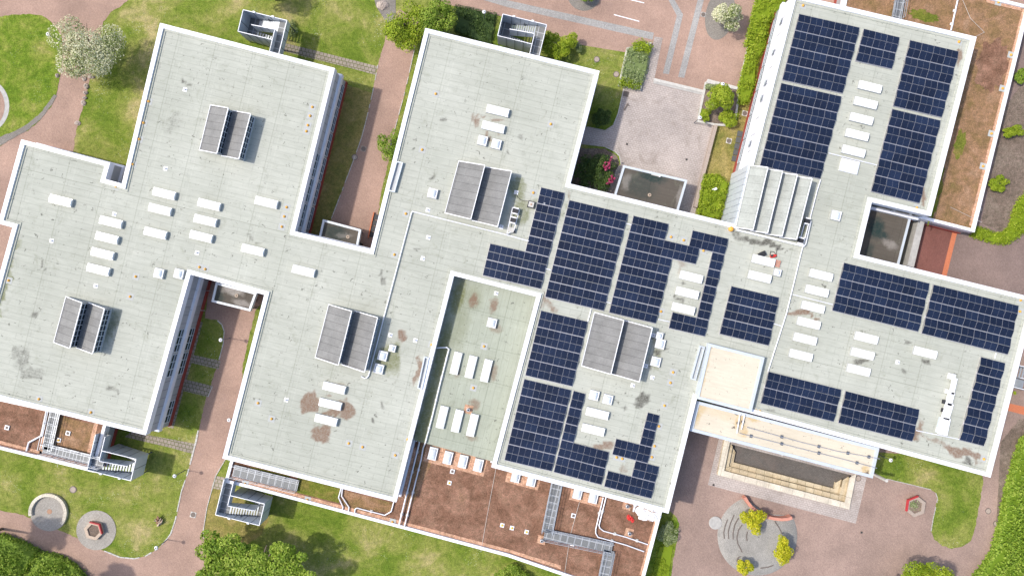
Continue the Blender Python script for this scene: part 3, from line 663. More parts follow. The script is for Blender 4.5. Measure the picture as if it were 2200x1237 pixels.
# ---------------------------------------------------------------- low annexes with planted roofs
def annex(label, pts, m, z=3.4, wd=.42, gravel=None):
    po = ccw(PL(pts, z + .3)); c = sum(po, Vector()) / len(po)
    e = thing('green_roof_annex', label, 'building', (c.x, c.y, 0))
    rim(po, z + .3, z, wd, M['white'], e)
    mb = MB(); mb.sheet(offset(po, -.3), z); mb.obj('planted_roof', m, e)
    mb = MB(); o = offset(po, 0); n = len(o)
    mb.ring(o, 2.5, o, z + .3); mb.obj('fascia', M['fascia'], e)
    mb = MB(); i1 = offset(po, -.12); mb.ring(i1, .8, i1, 2.5); mb.ring(i1, 2.5, o, 2.5); mb.obj('wall', M['panel'], e)
    mb = MB(); i2 = offset(po, -.05); mb.ring(i2, -.1, i2, .8); mb.ring(i2, .8, i1, .802); mb.obj('plinth', M['plinth'], e)
    for g in gravel or []:
        mb = MB(); mb.prism(PL(g, z + .04), z - .02, z + .04); mb.obj('gravel_strip', M['gravel'], e)
    return e
ax1 = annex('low annex with reddish sedum roof at the bottom left', [(-90, 835), (300, 925), (219, 912), (200.8, 983), (196, 1014), (-90, 944)][0:1] + [(230, 905), (200.5, 1014), (-90, 943)], M['sedum'],
      gravel=[[(-80, 933), (0, 953), (90, 975), (90, 969), (0, 946), (-80, 926)], [(99, 890), (104, 890), (90, 976), (84, 974)], [(203, 905), (211, 908), (195, 983), (185, 979)]])
ax2 = annex('wide low annex with brown sedum roof along the bottom', [(497, 980), (700, 1000), (880, 900), (1100, 960), (1424, 1090), (1422, 1100), (1372, 1290), (1230, 1243), (1090, 1195), (540, 1049), (501, 1040), (482, 1036)], M['sedum'],
      gravel=[[(505, 1032), (700, 1083), (1100, 1188), (1205, 1222), (1205, 1214), (1100, 1181), (700, 1076), (507, 1025)], [(1408, 1110), (1416, 1112), (1383, 1235), (1374, 1233)],
              [(917, 953), (1048, 987), (1039, 1023.5), (909.5, 989.5)], [(1091, 1011), (1162, 1028), (1155, 1053), (1085, 1034)], [(1228, 1050), (1294, 1068), (1288, 1089), (1222, 1072)],
              [(886, 960), (895, 962), (870, 1066), (858, 1063)]])
ax3 = annex('long low annex with brown sedum roof at the upper right', [(1829, -80), (2213, 13), (2094, 499), (1960, 465), (1990, 300), (2060, 90), (1810, 20)], M['sedum_o'],
      gravel=[[(2197, 20), (2203, 22), (2090, 486), (2082, 484)], [(2120, -2), (2196, 17), (2194, 24), (2118, 5)]])
# patches of other sedum on the roofs
def patch(pts, m, parent, z):
    mb = MB(); mb.sheet(PL(pts, z), z); return mb.obj('sedum_patch', m, parent)
def rag(cx, cy, rx, ry, rot=0, n=36, j=.22):
    return [(cx + (x - cx) * s, cy + (y - cy) * s) for (x, y), s in zip(ell(cx, cy, rx, ry, n, rot=rot), [1 + random.uniform(-j, j) for _ in range(n)])]
patch([(640, 1025), (735, 1048), (728, 1080), (640, 1058), (632, 1050)], M['sedum_g'], ax2, 3.412)
patch([(735, 1052), (845, 1080), (840, 1100), (766, 1096), (733, 1086)], M['sedum_o'], ax2, 3.412)
patch([(508, 1000), (640, 1034), (634, 1060), (505, 1026)], M['sedum_o'], ax2, 3.412)
patch([(540, 1002), (622, 1022), (620, 1029), (532, 1008)], M['sedum_g'], ax2, 3.42)
patch([(906, 948), (932, 984), (925, 1000), (880, 1095), (868, 1095), (890, 1000)], M['sedum_o'], ax2, 3.412)
patch([(124, 892), (203, 912), (186, 978), (110, 960)], M['sedum_o'], ax1, 3.412)
patch(rag(2010, 420, 10, 60, 14), M['sedum_g'], ax3, 3.412); patch(rag(2062, 310, 12, 30, 14), M['sedum_g'], ax3, 3.412); patch(rag(1985, 35, 30, 12, 14), M['sedum_g'], ax3, 3.412)
patch(rag(2130, 140, 34, 60, 14), M['sedum'], ax3, 3.412)

# ---------------------------------------------------------------- entrance porches with dark roofs
def porch(label, pts, z=3.0, name='porch', wd=.30, trim=None):
    e = blk(name, pts, z - .55, z + .15, wd, label=label, cat='porch roof', roof=M['bitumen'], trim=trim or M['sheet'])
    q = offset(ccw(PL(pts, z)), -.35)
    for p in q: MB().box((p.x, p.y, 0), .16, .16, z - .5).obj('support_post', M['darksteel'], e)
    return e
porch('small dark porch roof at the foot of the left courtyard', [(693.7, 471), (775.8, 493), (768, 534), (684, 513)])
porch('small stained porch roof at the head of the lower left courtyard', [(463.6, 606), (551.6, 629), (537.4, 668.5), (453.8, 648)])
porch('dark square porch roof beside the grey paved court', [(1339.6, 355), (1477, 387), (1455, 462), (1316, 430)])
porch('dark weathered roof in the recess beside the red patio', [(1868, 444), (1958, 467), (1931, 572), (1838, 550)], 3.2)
mb = MB(); mb.prism(PL([(1958, 470), (1971, 474), (1947, 575), (1933, 572)], .3), 0, 2.2)
mb.obj('retaining_wall', M['concrete'], label='grey concrete side wall next to the red patio', cat='wall')
mb = MB(); mb.prism(PL([(236, 351), (265, 358), (262, 392), (226, 384)], 3.2), 0, 3.2)
mb.obj('porch', M['bitumen'], label='tiny dark porch roof tucked in the left roof notch', cat='porch roof')

# ================================================================ THINGS ON THE ROOFS
# ---- sunken stone steps and the paved apron round them
ground('stone_apron', M['pavers'], [(1545, 940), (1521, 1041), (1838.6, 1124), (1862, 1025), (1700, 980)], 0.024, [PIT])
steps = thing('stone_steps', 'three tiers of sandstone seating steps round a sunken dark paved floor', 'steps', P(1690, 1020))
def trough(pts, z): return [P(x, y, z) for x, y in pts]
e0 = ccw(PL([(1557, 930), (1539.5, 1018), (1821.6, 1092), (1837, 1015)], 0))
def step_ring(d0, d1, zt, zb, m):
    # open to the building side: three straight runs (left, bottom, right)
    mb = MB(); o = offset(e0, -d0); i = offset(e0, -d1)
    for k in range(4):
        j = (k + 1) % 4
        mid = (e0[k] + e0[j]) / 2
        if mid.y > P(0, 975).y and abs(e0[k].x - e0[j].x) > 8: continue
        a, b, c, d = o[k], o[j], i[j], i[k]
        mb.quad((a.x, a.y, zt), (b.x, b.y, zt), (c.x, c.y, zt), (d.x, d.y, zt), 0)
        mb.quad((d.x, d.y, zt), (c.x, c.y, zt), (c.x, c.y, zb), (d.x, d.y, zb), 1)
        mb.quad((b.x, b.y, zt), (a.x, a.y, zt), (a.x, a.y, zb if d0 == 0 else zt - .05), (b.x, b.y, zb if d0 == 0 else zt - .05), 1)
    return mb.obj('step', m, steps)
step_ring(0, .85, .42, -.05, [M['sandtop'], M['sand']])
step_ring(.85, 1.55, -.02, -.45, [M['sand'], M['sand']])
step_ring(1.55, 2.25, -.42, -.90, [M['sand'], M['sand']])
mb = MB(); mb.sheet(offset(e0, -.05), -.88); mb.obj('sunken_floor', M['pit'], steps)
mb = MB(); tp = [p for p in offset(e0, -.06)]; up = sorted(tp, key=lambda p: p.y)[-2:]; mb.quad((up[0].x, up[0].y, -.9), (up[1].x, up[1].y, -.9), (up[1].x, up[1].y, .1), (up[0].x, up[0].y, .1)); mb.obj('back_wall', M['concrete'], steps)

# ---- solar arrays: one thing per connected field, one part per module
def array(label, TL, TR, BR, BL, nc, nr, mask=None, gap=None, gapf=0.32):
    z = 6.95; a, b, c, d = (P(*q, z) for q in (TL, TR, BR, BL))
    root = thing('solar_array', label, 'solar array', (a.x, a.y, ZR), 0, 'solar arrays on the roof')
    L_u = ((b - a).length + (c - d).length) / 2; L_v = ((d - a).length + (c - b).length) / 2
    tot = nr + (gapf if gap else 0)
    def g(s, t): return a.lerp(b, s).lerp(d.lerp(c, s), t)
    cw, rh = L_u / nc, L_v / tot
    du = ((b - a) + (c - d)).normalized(); ang = math.atan2(du.y, du.x)
    tilt = R(9); W_, H_ = cw - .020, (rh - .075) / math.cos(tilt)
    key = (round(W_, 2), round(H_, 2))
    mb = MB()
    mb.box((0, 0, -.02), W_, H_, .035, 0, 0)
    fw = .013
    for s in (-1, 1):
        x0 = s * (W_ / 4 - fw * .25); hw = W_ / 4 - fw * .70
        mb.quad((x0 - hw, -H_ / 2 + fw, .0165), (x0 + hw, -H_ / 2 + fw, .0165), (x0 + hw, H_ / 2 - fw, .0165), (x0 - hw, H_ / 2 - fw, .0165), 1)
    proto = mb.obj('solar_module', [M['alu'], M['solar']]); me = proto.data; bpy.data.objects.remove(proto)
    rails = MB()
    for r in range(nr):
        cols = range(nc) if mask is None else mask(r)
        t = (r + .5 + (gapf if gap and r >= gap else 0)) / tot
        up = (r % 2 == 0)
        for k in cols:
            p = g((k + .5) / nc, t)
            shift = V * ((-.018 if up else .018))
            o = bpy.data.objects.new('solar_module', me); COL.objects.link(o); o.parent = root
            o.matrix_local = Matrix.Translation((p.x - a.x + shift.x, p.y - a.y + shift.y, .22)) @ Matrix.Rotation(ang, 4, 'Z') @ Matrix.Rotation(-tilt if up else tilt, 4, 'X')
        cols = list(cols)
        if r % 2 == 1 and cols:
            p0, p1 = g(cols[0] / nc, t + .5 / tot), g((cols[-1] + 1) / nc, t + .5 / tot)
            rails.bar((p0.x, p0.y, ZR + .10), (p1.x, p1.y, ZR + .10), .07, .05)
    # ballast rails under the module joints
    for k in range(nc + 1):
        for r in range(0, nr):
            cs = list(range(nc) if mask is None else mask(r))
            if not (k in cs or k - 1 in cs): continue
            t0 = (r + (gapf if gap and r >= gap else 0)) / tot
            p0, p1 = g(k / nc, t0), g(k / nc, t0 + 1 / tot)
            rails.bar((p0.x, p0.y, ZR + .05), (p1.x, p1.y, ZR + .05), .06, .08)
    rails.obj('mounting_rail', M['alu'], root)
    return root
array('tall solar array of eighteen rows beside the white west facade at the upper right', (1718, 29), (1848, 58.5), (1762.5, 384.5), (1633, 356), 5, 18, None, 8)
array('small four-row solar array three modules wide at the top of the upper right roof', (1857.3, 61), (1933.7, 79.5), (1916.8, 148.4), (1838.7, 130.7), 3, 4)
array('tall narrow solar array along the east parapet of the upper right roof', (1956.5, 85.6), (2061, 109.5), (1976, 437), (1872, 411), 4, 18, None, 8)
array('stepped L-shaped solar array left of the big central field, above the low roof', (1087, 383.5), (1213.4, 413.6), (1161.3, 621), (1036.8, 591.7), 5, 12, lambda r: [3, 4] if r < 8 else range(5))
array('big rectangular solar array of twelve rows in the centre of the roof', (1223.5, 429), (1349.8, 459), (1297, 668), (1171, 638), 5, 12)
array('stepped solar array with a six-module-wide arm, right of the big central field', (1361.7, 462.6), (1512.3, 498), (1459, 707), (1308.4, 671.5), 6, 12, lambda r: range(3) if r < 2 else (range(6) if r < 4 else range(4)))
array('bracket-shaped narrow solar array wrapped round three skylights', (1489, 494), (1565.4, 512), (1514.5, 723), (1437, 704.8), 3, 12, lambda r: range(3) if r < 2 or r > 9 else [2])
array('nearly square solar array of six rows above the cream roof block', (1572.2, 613.8), (1674, 638), (1652, 742.8), (1546, 717.3), 4, 6)
array('left one of two wide six-row solar arrays below the recess', (1814.2, 563.5), (1998.3, 608), (1973.5, 713), (1788.4, 667), 7, 6)
array('right one of two wide six-row solar arrays, reaching the east parapet', (2006.8, 610.4), (2190, 656), (2166.4, 762), (1980.6, 716.3), 7, 6)
array('two-module-wide solar array of ten rows beside the white duct at the far right', (2109.3, 766), (2161, 779), (2115, 958.5), (2062, 945), 2, 10)
array('left one of two four-row solar arrays above the cream entrance canopy', (1651.8, 797.4), (1808.7, 836), (1791.7, 906), (1634.9, 866), 6, 4)
array('right one of two four-row solar arrays above the cream entrance canopy', (1817.6, 839), (1976, 879), (1961, 948.4), (1801.3, 908), 6, 4)
array('long solar array of eighteen rows beside the sunken low roof and a grey lantern', (1163, 666.4), (1263, 690), (1185, 1012.5), (1083.5, 988.5), 4, 18, None, 8, .4)
array('boot-shaped solar array with a single-module column left of two skylights', (1232.6, 839), (1334, 863), (1292, 1041.8), (1189.5, 1014), 4, 10, lambda r: [0] if r < 6 else range(4))
array('zigzag solar array at the bottom edge of the middle roof', (1342, 872.7), (1442.5, 897.8), (1399, 1071), (1298, 1045), 4, 10, lambda r: [2] if r < 4 else ([0, 1, 2] if r < 6 else ([2, 3] if r < 8 else range(4))))

# ---- skylights
def skylight_proto(name, L, W, H, fr=.10):
    root = thing(name, 'x', 'skylight'); root['_local'] = 1
    MB().box((0, 0, 0), L + .16, W + .16, H * .62, 0, 0, .985).obj('curb', M['curb'], root)
    mb = MB(); mb.box((0, 0, H * .62), L + .10, W + .10, .07, 0)
    z0 = H * .62 + .07; k = 6; rows = []
    for j in range(k + 1):
        t = j / k; y = (t - .5) * W; rows.append((y, z0 + .16 * math.sin(math.pi * t) ** .6 if 0 < t < 1 else z0))
    for (y0, za), (y1, zb) in zip(rows, rows[1:]):
        mb.quad((-L / 2, y0, za), (L / 2, y0, za), (L / 2, y1, zb), (-L / 2, y1, zb))
    for s in (-1, 1):
        for (y0, za), (y1, zb) in zip(rows, rows[1:]):
            q = [(s * L / 2, y0, z0), (s * L / 2, y1, z0), (s * L / 2, y1, zb), (s * L / 2, y0, za)]
            mb.quad(*(q if s > 0 else q[::-1]))
    mb.obj('dome', M['dome'], root)
    return root
def put(proto, px, py, z, rz, label, cat, group, zt=0.4):
    q = P(px, py, z + zt); o = copy_tree(proto); o.location = (q.x, q.y, z); o.rotation_euler = (0, 0, rz)
    if '_local' in o: del o['_local']
    return tag(o, label, cat, group)
def kill(root):
    for c in list(root.children): kill(c)
    bpy.data.objects.remove(root)
sky_long = skylight_proto('skylight', 3.0, .98, .55)
SK = [('on the left wing, alone near the west parapet', [(130, 431)]),
      ('in the column of four above the left lantern', [(238, 477), (229.5, 511), (220, 545), (211, 579)]),
      ('in the left-hand column of three on the left roof', [(352.5, 416), (343.6, 450), (333.5, 500.7)]),
      ('in the right-hand column of three on the left roof', [(449, 439.5), (440.8, 473.5), (432, 508)]),
      ('standing alone left of the courtyard with the dark porch', [(572, 434.8)]),
      ('standing alone below a dark smudge near the courtyard corner', [(543, 537)]),
      ('standing alone between the two courtyards', [(652, 582)]),
      ('in the brown-stained pair atop the middle wing', [(1069.5, 238), (1060, 273)]),
      ('of the three among round brown stains, lower middle wing', [(718, 833), (709.5, 868), (700.5, 902)]),
      ('of the three enclosed by the bracket-shaped solar array', [(1485.6, 595), (1477, 629), (1468.6, 663)]),
      ('in the pair beside the boot-shaped solar array', [(1283.6, 888), (1274.8, 923)]),
      ('in the pair below the striped sawtooth', [(1641, 560), (1633, 594.5)]),
      ('in the column of six left of the wide arrays', [(1765, 591), (1756, 625), (1747.6, 659.6), (1738.5, 694), (1730.7, 728), (1721.5, 763)]),
      ('of the three left of the stepped duct', [(1862.4, 725.8), (1854, 759.8), (1845.5, 794.8)]),
      ('standing alone below the right wide solar array', [(1988.8, 757.4)]),
      ('in the column of five between the tall arrays', [(1870, 186.8), (1860.7, 221.4), (1851.6, 255.4), (1842.4, 289.7), (1834.6, 325)])]
for desc, pts in SK:
    for i, (x, y) in enumerate(pts):
        lab = 'long white skylight ' + desc if len(pts) == 1 else '%s skylight from the top %s' % (ORD[i], desc)
        put(sky_long, x, y, ZR, ANG, lab, 'skylight', 'long white skylights on the pale roof')
for i, (x, y) in enumerate([(979.8, 780), (1012, 788), (1045, 796)]):
    put(sky_long, x, y, ZLOW, ANG + R(90), '%s of three upright skylights from the left, upper row on the low roof' % ORD[i], 'skylight', 'upright skylights on the sunken low roof')
for i, (x, y) in enumerate([(950, 896), (982.5, 904), (1015, 913)]):
    put(sky_long, x, y, ZLOW, ANG + R(90), '%s of three upright white skylights from the left, lower row on the low roof' % ORD[i], 'skylight', 'upright skylights on the sunken low roof')
kill(sky_long)
def dome_proto(name, L, W, H):
    root = thing(name, 'x', 'skylight'); root['_local'] = 1
    MB().box((0, 0, 0), L + .14, W + .14, H * .7, 0, 0, .97).obj('curb', M['curb'], root)
    mb = MB(); 
    for s in (-1, 1):
        mb.box((0, s * (W / 2 - .06), H * .7), L, .12, .09); mb.box((s * (L / 2 - .06), 0, H * .7), .12, W - .24, .09)
    mb.obj('frame', M['white'], root)
    mb = MB(); mb.lathe((0, 0, 0), [(1, 0), (.82, .13), (.45, .22), (.02, .25)], 16)
    for v in mb.v:
        a = math.atan2(v.y, v.x); r_ = math.hypot(v.x, v.y); sq = 1 / max(abs(math.cos(a)), abs(math.sin(a))); sq = 1 + (sq - 1) * .8
        v.x, v.y, v.z = math.cos(a) * r_ * sq * (L / 2 - .12), math.sin(a) * r_ * sq * (W / 2 - .12), H * .7 + .03 + v.z
    mb.obj('dome', M['acryl'], root, smooth=True)
    return root
sq = dome_proto('roof_dome', 1.22, 1.22, .5); sm = dome_proto('roof_dome', .85, .85, .6)
for p_, x, y, z, lab in [(sq, 1036.8, 302, ZR, 'left one of two square white roof domes below the stained skylights'), (sq, 1066.3, 309.7, ZR, 'right one of two square white roof domes below the stained skylights'),
        (sq, 929.5, 415.3, ZR, 'square white roof dome left of the grey twin lantern on the middle wing'), (sq, 341, 587, ZR, 'square white roof dome left of the lower courtyard corner'),
        (sq, 384, 588, ZR, 'square white roof dome touching the lower courtyard corner'), (sq, 1057, 693.5, ZLOW, 'single square white roof dome on the sunken low roof'),
        (sm, 843, 748, ZR, 'small white roof box right of the lower middle lantern'), (sq, 822, 764, ZR, 'upper of two square domes beside the lower middle lantern on mossy felt'),
        (sq, 813.7, 792, ZR, 'lower of two square domes beside the lower middle lantern on mossy felt'), (sq, 1418.7, 738.4, ZR, 'upper of two square domes beside the grey lantern near the cream block'),
        (sq, 1409, 776.7, ZR, 'lower of two square domes beside the grey lantern near the cream block'), (sm, 1417, 721, ZR, 'tiny white roof box just above two square domes near the cream block'),
        (sq, 1276.8, 849, ZR, 'left one of two square domes above the pair of long skylights'), (sq, 1306, 857.7, ZR, 'right one of two square domes above the pair of long skylights'),
        (sq, 1797, 463, ZR, 'single square white roof dome left of the recess'), (sm, 1670.6, 585.5, ZR, 'small white roof box right of the pair below the sawtooth lantern')]:
    put(p_, x, y, z, ANG, lab, 'roof dome', 'square white roof domes')
rect = dome_proto('roof_window', 1.15, 1.75, .5)
for i, (x, y) in enumerate([(930, 974), (962.5, 983), (995, 991), (1028, 999)]):
    put(rect, x, y, 3.42, ANG, '%s roof window from the left on the pink gravel strip below the low roof' % ORD[i], 'roof window', 'glass roof windows on gravel')
for i, (x, y) in enumerate([(1108.7, 1022), (1142.6, 1030.6)]):
    put(rect, x, y, 3.42, ANG, '%s roof window peeping out under the parapet, left of the steel walkway' % ('left' if i == 0 else 'right'), 'roof window', 'glass roof windows on gravel')
for i, (x, y) in enumerate([(1241.8, 1058), (1275.7, 1067)]):
    put(rect, x, y, 3.42, ANG, '%s roof window peeping out under the parapet, right of the steel walkway' % ('left' if i == 0 else 'right'), 'roof window', 'glass roof windows on gravel')
kill(rect); kill(sq); kill(sm)
hatch = thing('roof_hatch', 'flat pale roof hatch with two glazed leaves below the column of five skylights', 'roof hatch', P(1823.5, 358, ZR)); hatch.rotation_euler.z = ANG; hatch['_local'] = 1
MB().box((0, 0, 0), 2.5, 1.75, .28).obj('frame', M['pipe'], hatch)
for s in (-1, 1): MB().box((s * .6, 0, .28), 1.12, 1.5, .05).obj('leaf', M['acryl'], hatch)
del hatch['_local']

# ---- grey twin lanterns with glazed sides, and the big sawtooth
def lantern(label, TL, TR, BR, BL, n, hlo, hhi, roofm, trim=.10, cat='roof lantern', z=ZR):
    a, b, c, d = (P(*q, z) for q in (TL, TR, BR, BL))
    root = thing('roof_lantern', label, cat, tuple((a + b + c + d) / 4), 0, 'sawtooth roof lanterns')
    def g(s, t, h): q = a.lerp(b, s).lerp(d.lerp(c, s), t); q.z = z + h; return q
    MBc = MB(); MBc.prism([g(-.008, -.008, 0), g(1.008, -.008, 0), g(1.008, 1.008, 0), g(-.008, 1.008, 0)], z, z + hlo * .5); MBc.obj('upstand', M['curb'], root)
    for i in range(n):
        s0, s1 = i / n + (.0 if i == 0 else .012), (i + 1) / n
        mb = MB(); th = .10
        T = [g(s0, -.012, hlo), g(s1, -.012, hhi), g(s1, 1.012, hhi), g(s0, 1.012, hlo)]
        f_ = [g(s0 + (s1 - s0) * .14, -.012, hlo + .02), g(s0 + (s1 - s0) * .14, 1.012, hlo + .02)]   # flatter eaves strip on the low side
        mb.quad(T[3], f_[1], f_[0], T[0]); mb.quad(f_[1], T[2], T[1], f_[0])
        mb.quad(*[p - Vector((0, 0, th)) for p in (T[0], T[1], T[2], T[3])])
        mb.quad(T[0], T[1], T[1] - Vector((0, 0, th)), T[0] - Vector((0, 0, th))); mb.quad(T[2], T[3], T[3] - Vector((0, 0, th)), T[2] - Vector((0, 0, th)))
        mb.obj('sloping_roof', roofm, root)
        mb = MB(); up = Vector((0, 0, .05))
        for p, q in ((T[1], T[2]), (T[0], T[1]), (T[3], T[2])): mb.bar(p + up * .4, q + up * .4, trim, .14)
        if i == 0: mb.bar(T[0], T[3], trim * .7, .08)
        mb.obj('edge_trim', M['white'], root)
        mb = MB()                                                            # gable walls
        for t in (0, 1):
            q = [g(s0 + .004, t, 0), g(s1 - .004, t, 0), g(s1 - .004, t, hhi - th), g(s0 + .004, t, hlo - th * .5)]
            mb.quad(*(q if t == 1 else q[::-1]))
        q = [g(s0 + .002, 1, 0), g(s0 + .002, 0, 0), g(s0 + .002, 0, hlo - .05), g(s0 + .002, 1, hlo - .05)]; mb.quad(*q)
        mb.obj('side_wall', M['panel'], root)
        s2 = s1 - .014; zb = hlo * .55
        mb = MB(); mb.quad(g(s2, 0, 0), g(s2, 1, 0), g(s2, 1, hhi - .05), g(s2, 0, hhi - .05)); pane = mb.obj('glazing', M['glass'], root)
        mb = MB(); off = U * .05
        for k in range(9):
            t = k / 8; mb.bar(g(s2, t * .96 + .02, zb) + off, g(s2, t * .96 + .02, hhi - .14) + off, .07 if k % 4 else .22, .07)
        for h in (zb, zb + (hhi - zb) * .45, hhi - .14): mb.bar(g(s2, .02, h) + off, g(s2, .98, h) + off, .06, .09)
        mb.obj('glazing_bar', M['frame'], pane)
    return root
lantern('small grey twin roof lantern on the upper left wing', (455, 229), (549, 253), (524.6, 346), (432, 322.6), 2, .45, 1.75, M['lantern'])
lantern('small grey twin roof lantern on the lower left wing casting a shadow over mossy felt', (146, 638), (241, 663.3), (216.4, 755.8), (120.5, 733), 2, .45, 1.75, M['lantern'])
lantern('grey twin roof lantern on the lower middle wing with a pipe along its right side', (708, 655), (817, 682), (790, 794), (680, 765), 2, .5, 1.9, M['lantern'])
lantern('grey twin roof lantern on the upper middle wing above the white cable pipe', (986, 349), (1099, 374), (1070, 488), (957, 457), 2, .5, 1.7, M['lantern'])
lantern('grey twin roof lantern between solar arrays in the centre of the roof', (1276, 672), (1396, 704), (1369, 815), (1249, 783), 2, .5, 1.6, M['lantern'])
lantern('big pale sawtooth roof of four striped bays above the stairwell', (1607, 359), (1731, 390), (1699, 515), (1577, 488), 4, .7, 1.9, M['palefelt'], .10)
mb = MB(); mb.bar(P(1583, 494, ZR + .35), P(1727, 529, ZR + .35), .22, .35); mb.obj('gutter', M['white'], label='white gutter along the lower side of the sawtooth roof', cat='gutter')

# ---- pipes, conduits and cable trays
def pipe(label, pts, z, r=.09, m='pipe', lift=.22, cat='pipe', name='pipe', feet=0, footm='pipe', foot=(.34, .42, .12), group=None):
    q = [P(p[0], p[1], p[2] if len(p) > 2 else z + lift) for p in pts]
    e = thing(name, label, cat, (q[0].x, q[0].y, z), 0, group)
    mb = MB()
    for a, b in zip(q, q[1:]): mb.tube([a, b], r, 8)
    for p in q[1:-1]: mb.lathe(p - Vector((0, 0, r)), [(r * .5, 0), (r, r * .5), (r, r * 1.5), (r * .5, r * 2)], 8)
    mb.obj('tube', M[m], e, smooth=False)
    if feet:
        for a, b in zip(q, q[1:]):
            L = (b - a).length; n = int(L / feet)
            for k in range(n):
                c = a.lerp(b, (k + .5) / n); d = (b - a).normalized()
                MB().box((c.x, c.y, c.z - lift), foot[0], foot[1], lift - r + foot[2] - .1, math.atan2(d.y, d.x)).obj('support_foot', M[footm], e)
    return e
pipe('long white cable pipe turning at the corner and running down past the lower middle lantern', [(1136, 518), (1083, 503), (886.5, 454.5), (884, 458), (822, 692), (792, 806), (788, 811), (783, 812), (776, 808)], ZR, .085)
pipe('long white conduit running down from the upper right roof past the sawtooth', [(1763, 386), (1755.5, 410), (1720, 548), (1690, 672), (1650, 797)], ZR, .075)
for lab, pts in [('thin white conduit linking the long conduit to the left wide solar array', [(1703, 632.4), (1789.4, 654)]), ('short white conduit linking the long conduit to the nearly square solar array', [(1662, 695), (1682, 701)]),
                 ('thin white conduit above the roof hatch between the two tall solar arrays', [(1780, 329), (1884.5, 355)]), ('thin white conduit below the stepped white duct at the lower right', [(1967.7, 924), (2061, 943)]),
                 ('short white conduit across the aisle right of the big central solar array, upper', [(1345, 480), (1357, 483)]), ('short white conduit across the aisle left of the big central solar array', [(1172, 577), (1184, 580)]),
                 ('short white conduit across the aisle right of the big central solar array, lower', [(1300, 648), (1312, 651)]), ('short white conduit at the foot of the stepped array near the grey lantern', [(1414, 685.7), (1438.7, 691)]),
                 ('short white conduit above the two-module-wide solar array at the far right', [(2140, 758), (2137, 770)]), ('short white conduit above the grey lantern beside the big central array', [(1270, 664), (1263, 690)])]:
    pipe(lab, pts, ZR, .065, lift=.12, cat='conduit', name='conduit')
pipe('silver pipe with feet hooked over the parapet onto the low roof', [(938, 747), (960, 746), (964.5, 750), (944, 830), (930, 889), (914, 950, ZLOW + .3), (909, 962, 3.75), (905, 985, 3.75), (868.7, 1131, 3.75)], ZLOW, .10, 'pipe', .3, feet=2.6, footm='concrete')
pipe('shorter silver pipe starting with a hook beside the low roof edge', [(894, 947), (897, 944), (900, 945), (901, 950), (880, 1035), (857, 1128)], 3.42, .11, 'pipe', .45, feet=2.6, footm='concrete')
pipe('bent white pipe left one of two side by side on the right sedum roof', [(1296, 1068), (1280, 1136), (1280, 1145), (1285, 1153), (1345, 1170), (1383.7, 1184)], 3.42, .085, feet=3.0, footm='palecon')
pipe('bent white pipe right one of two side by side on the right sedum roof', [(1302, 1068), (1287, 1128), (1289, 1134), (1297, 1140), (1345, 1153), (1392, 1169)], 3.42, .085, feet=3.0, footm='palecon')
pipe('left crooked white pipe over the green sedum below the middle wing', [(733, 1048), (727.5, 1068), (737, 1088.7), (735, 1097)], 3.42, .085)
pipe('right crooked white pipe over the green sedum below the middle wing', [(736, 1048), (734, 1065), (750, 1089), (748, 1101)], 3.42, .085)
pipe('white pipe with bends at both ends along the orange sedum', [(761.5, 1106), (763, 1093), (767, 1090.5), (827, 1106), (840.5, 1098), (846.5, 1076)], 3.42, .085, feet=2.4, footm='palecon')
pipe('white angled pipe across the sedum of the lower left annex', [(101, 880), (90, 935), (62, 950), (57, 968)], 3.42, .12, feet=2.6, footm='pipe')
pipe('white pipe with small feet across the upper right sedum roof', [(2062, -20), (2043, 66)], 3.42, .11, feet=1.9, footm='pipe')
pipe('upper thin rail on clamps along the cream canopy', [(1604, 917), (1640, 927), (1720, 949), (1800, 969), (1890, 985)], 6.0, .045, 'alu', .22, 'rail', 'canopy_rail', 2.85, 'darksteel', (.30, .42, .12))
pipe('lower thin rail on clamps along the cream canopy', [(1588, 930), (1640, 943), (1720, 963), (1800, 983), (1884, 1005)], 6.0, .045, 'alu', .22, 'rail', 'canopy_rail', 2.85, 'darksteel', (.30, .42, .12))
pipe('left short cross pipe on the cream canopy with rusty stains', [(1590, 888), (1583, 930)], 6.0, .08, 'pipe', .25, feet=1.4, footm='iron', foot=(.3, .4, .15))
pipe('right short cross pipe on the cream canopy with rusty stains', [(1600, 890), (1593, 922)], 6.0, .08, 'pipe', .25, feet=1.4, footm='iron', foot=(.3, .4, .15))
# lightning conductor wires
for lab, pts, z in [('thin lightning wire crossing the brown sedum roof from the parapet', [(1066, 1003), (1046, 1110), (1033, 1185)], 3.45), ('thin lightning wire crossing the sedum between the walkway and the roof windows', [(1245, 1078), (1225, 1150), (1212, 1237)], 3.45),
                    ('thin lightning wire on the upper right sedum roof near the pipe', [(2068, 0), (2085, 40), (2115, 70), (2096, 79)], 3.45), ('thin lightning wire across the upper right sedum beside the lower corner', [(2042, 445), (2110, 478)], 3.45), ('thin lightning wire over the lower left annex', [(118, 945), (124, 1003)], 3.45)]:
    pipe(lab, pts, z, .022, 'wire', .05, 'wire', 'lightning_wire')

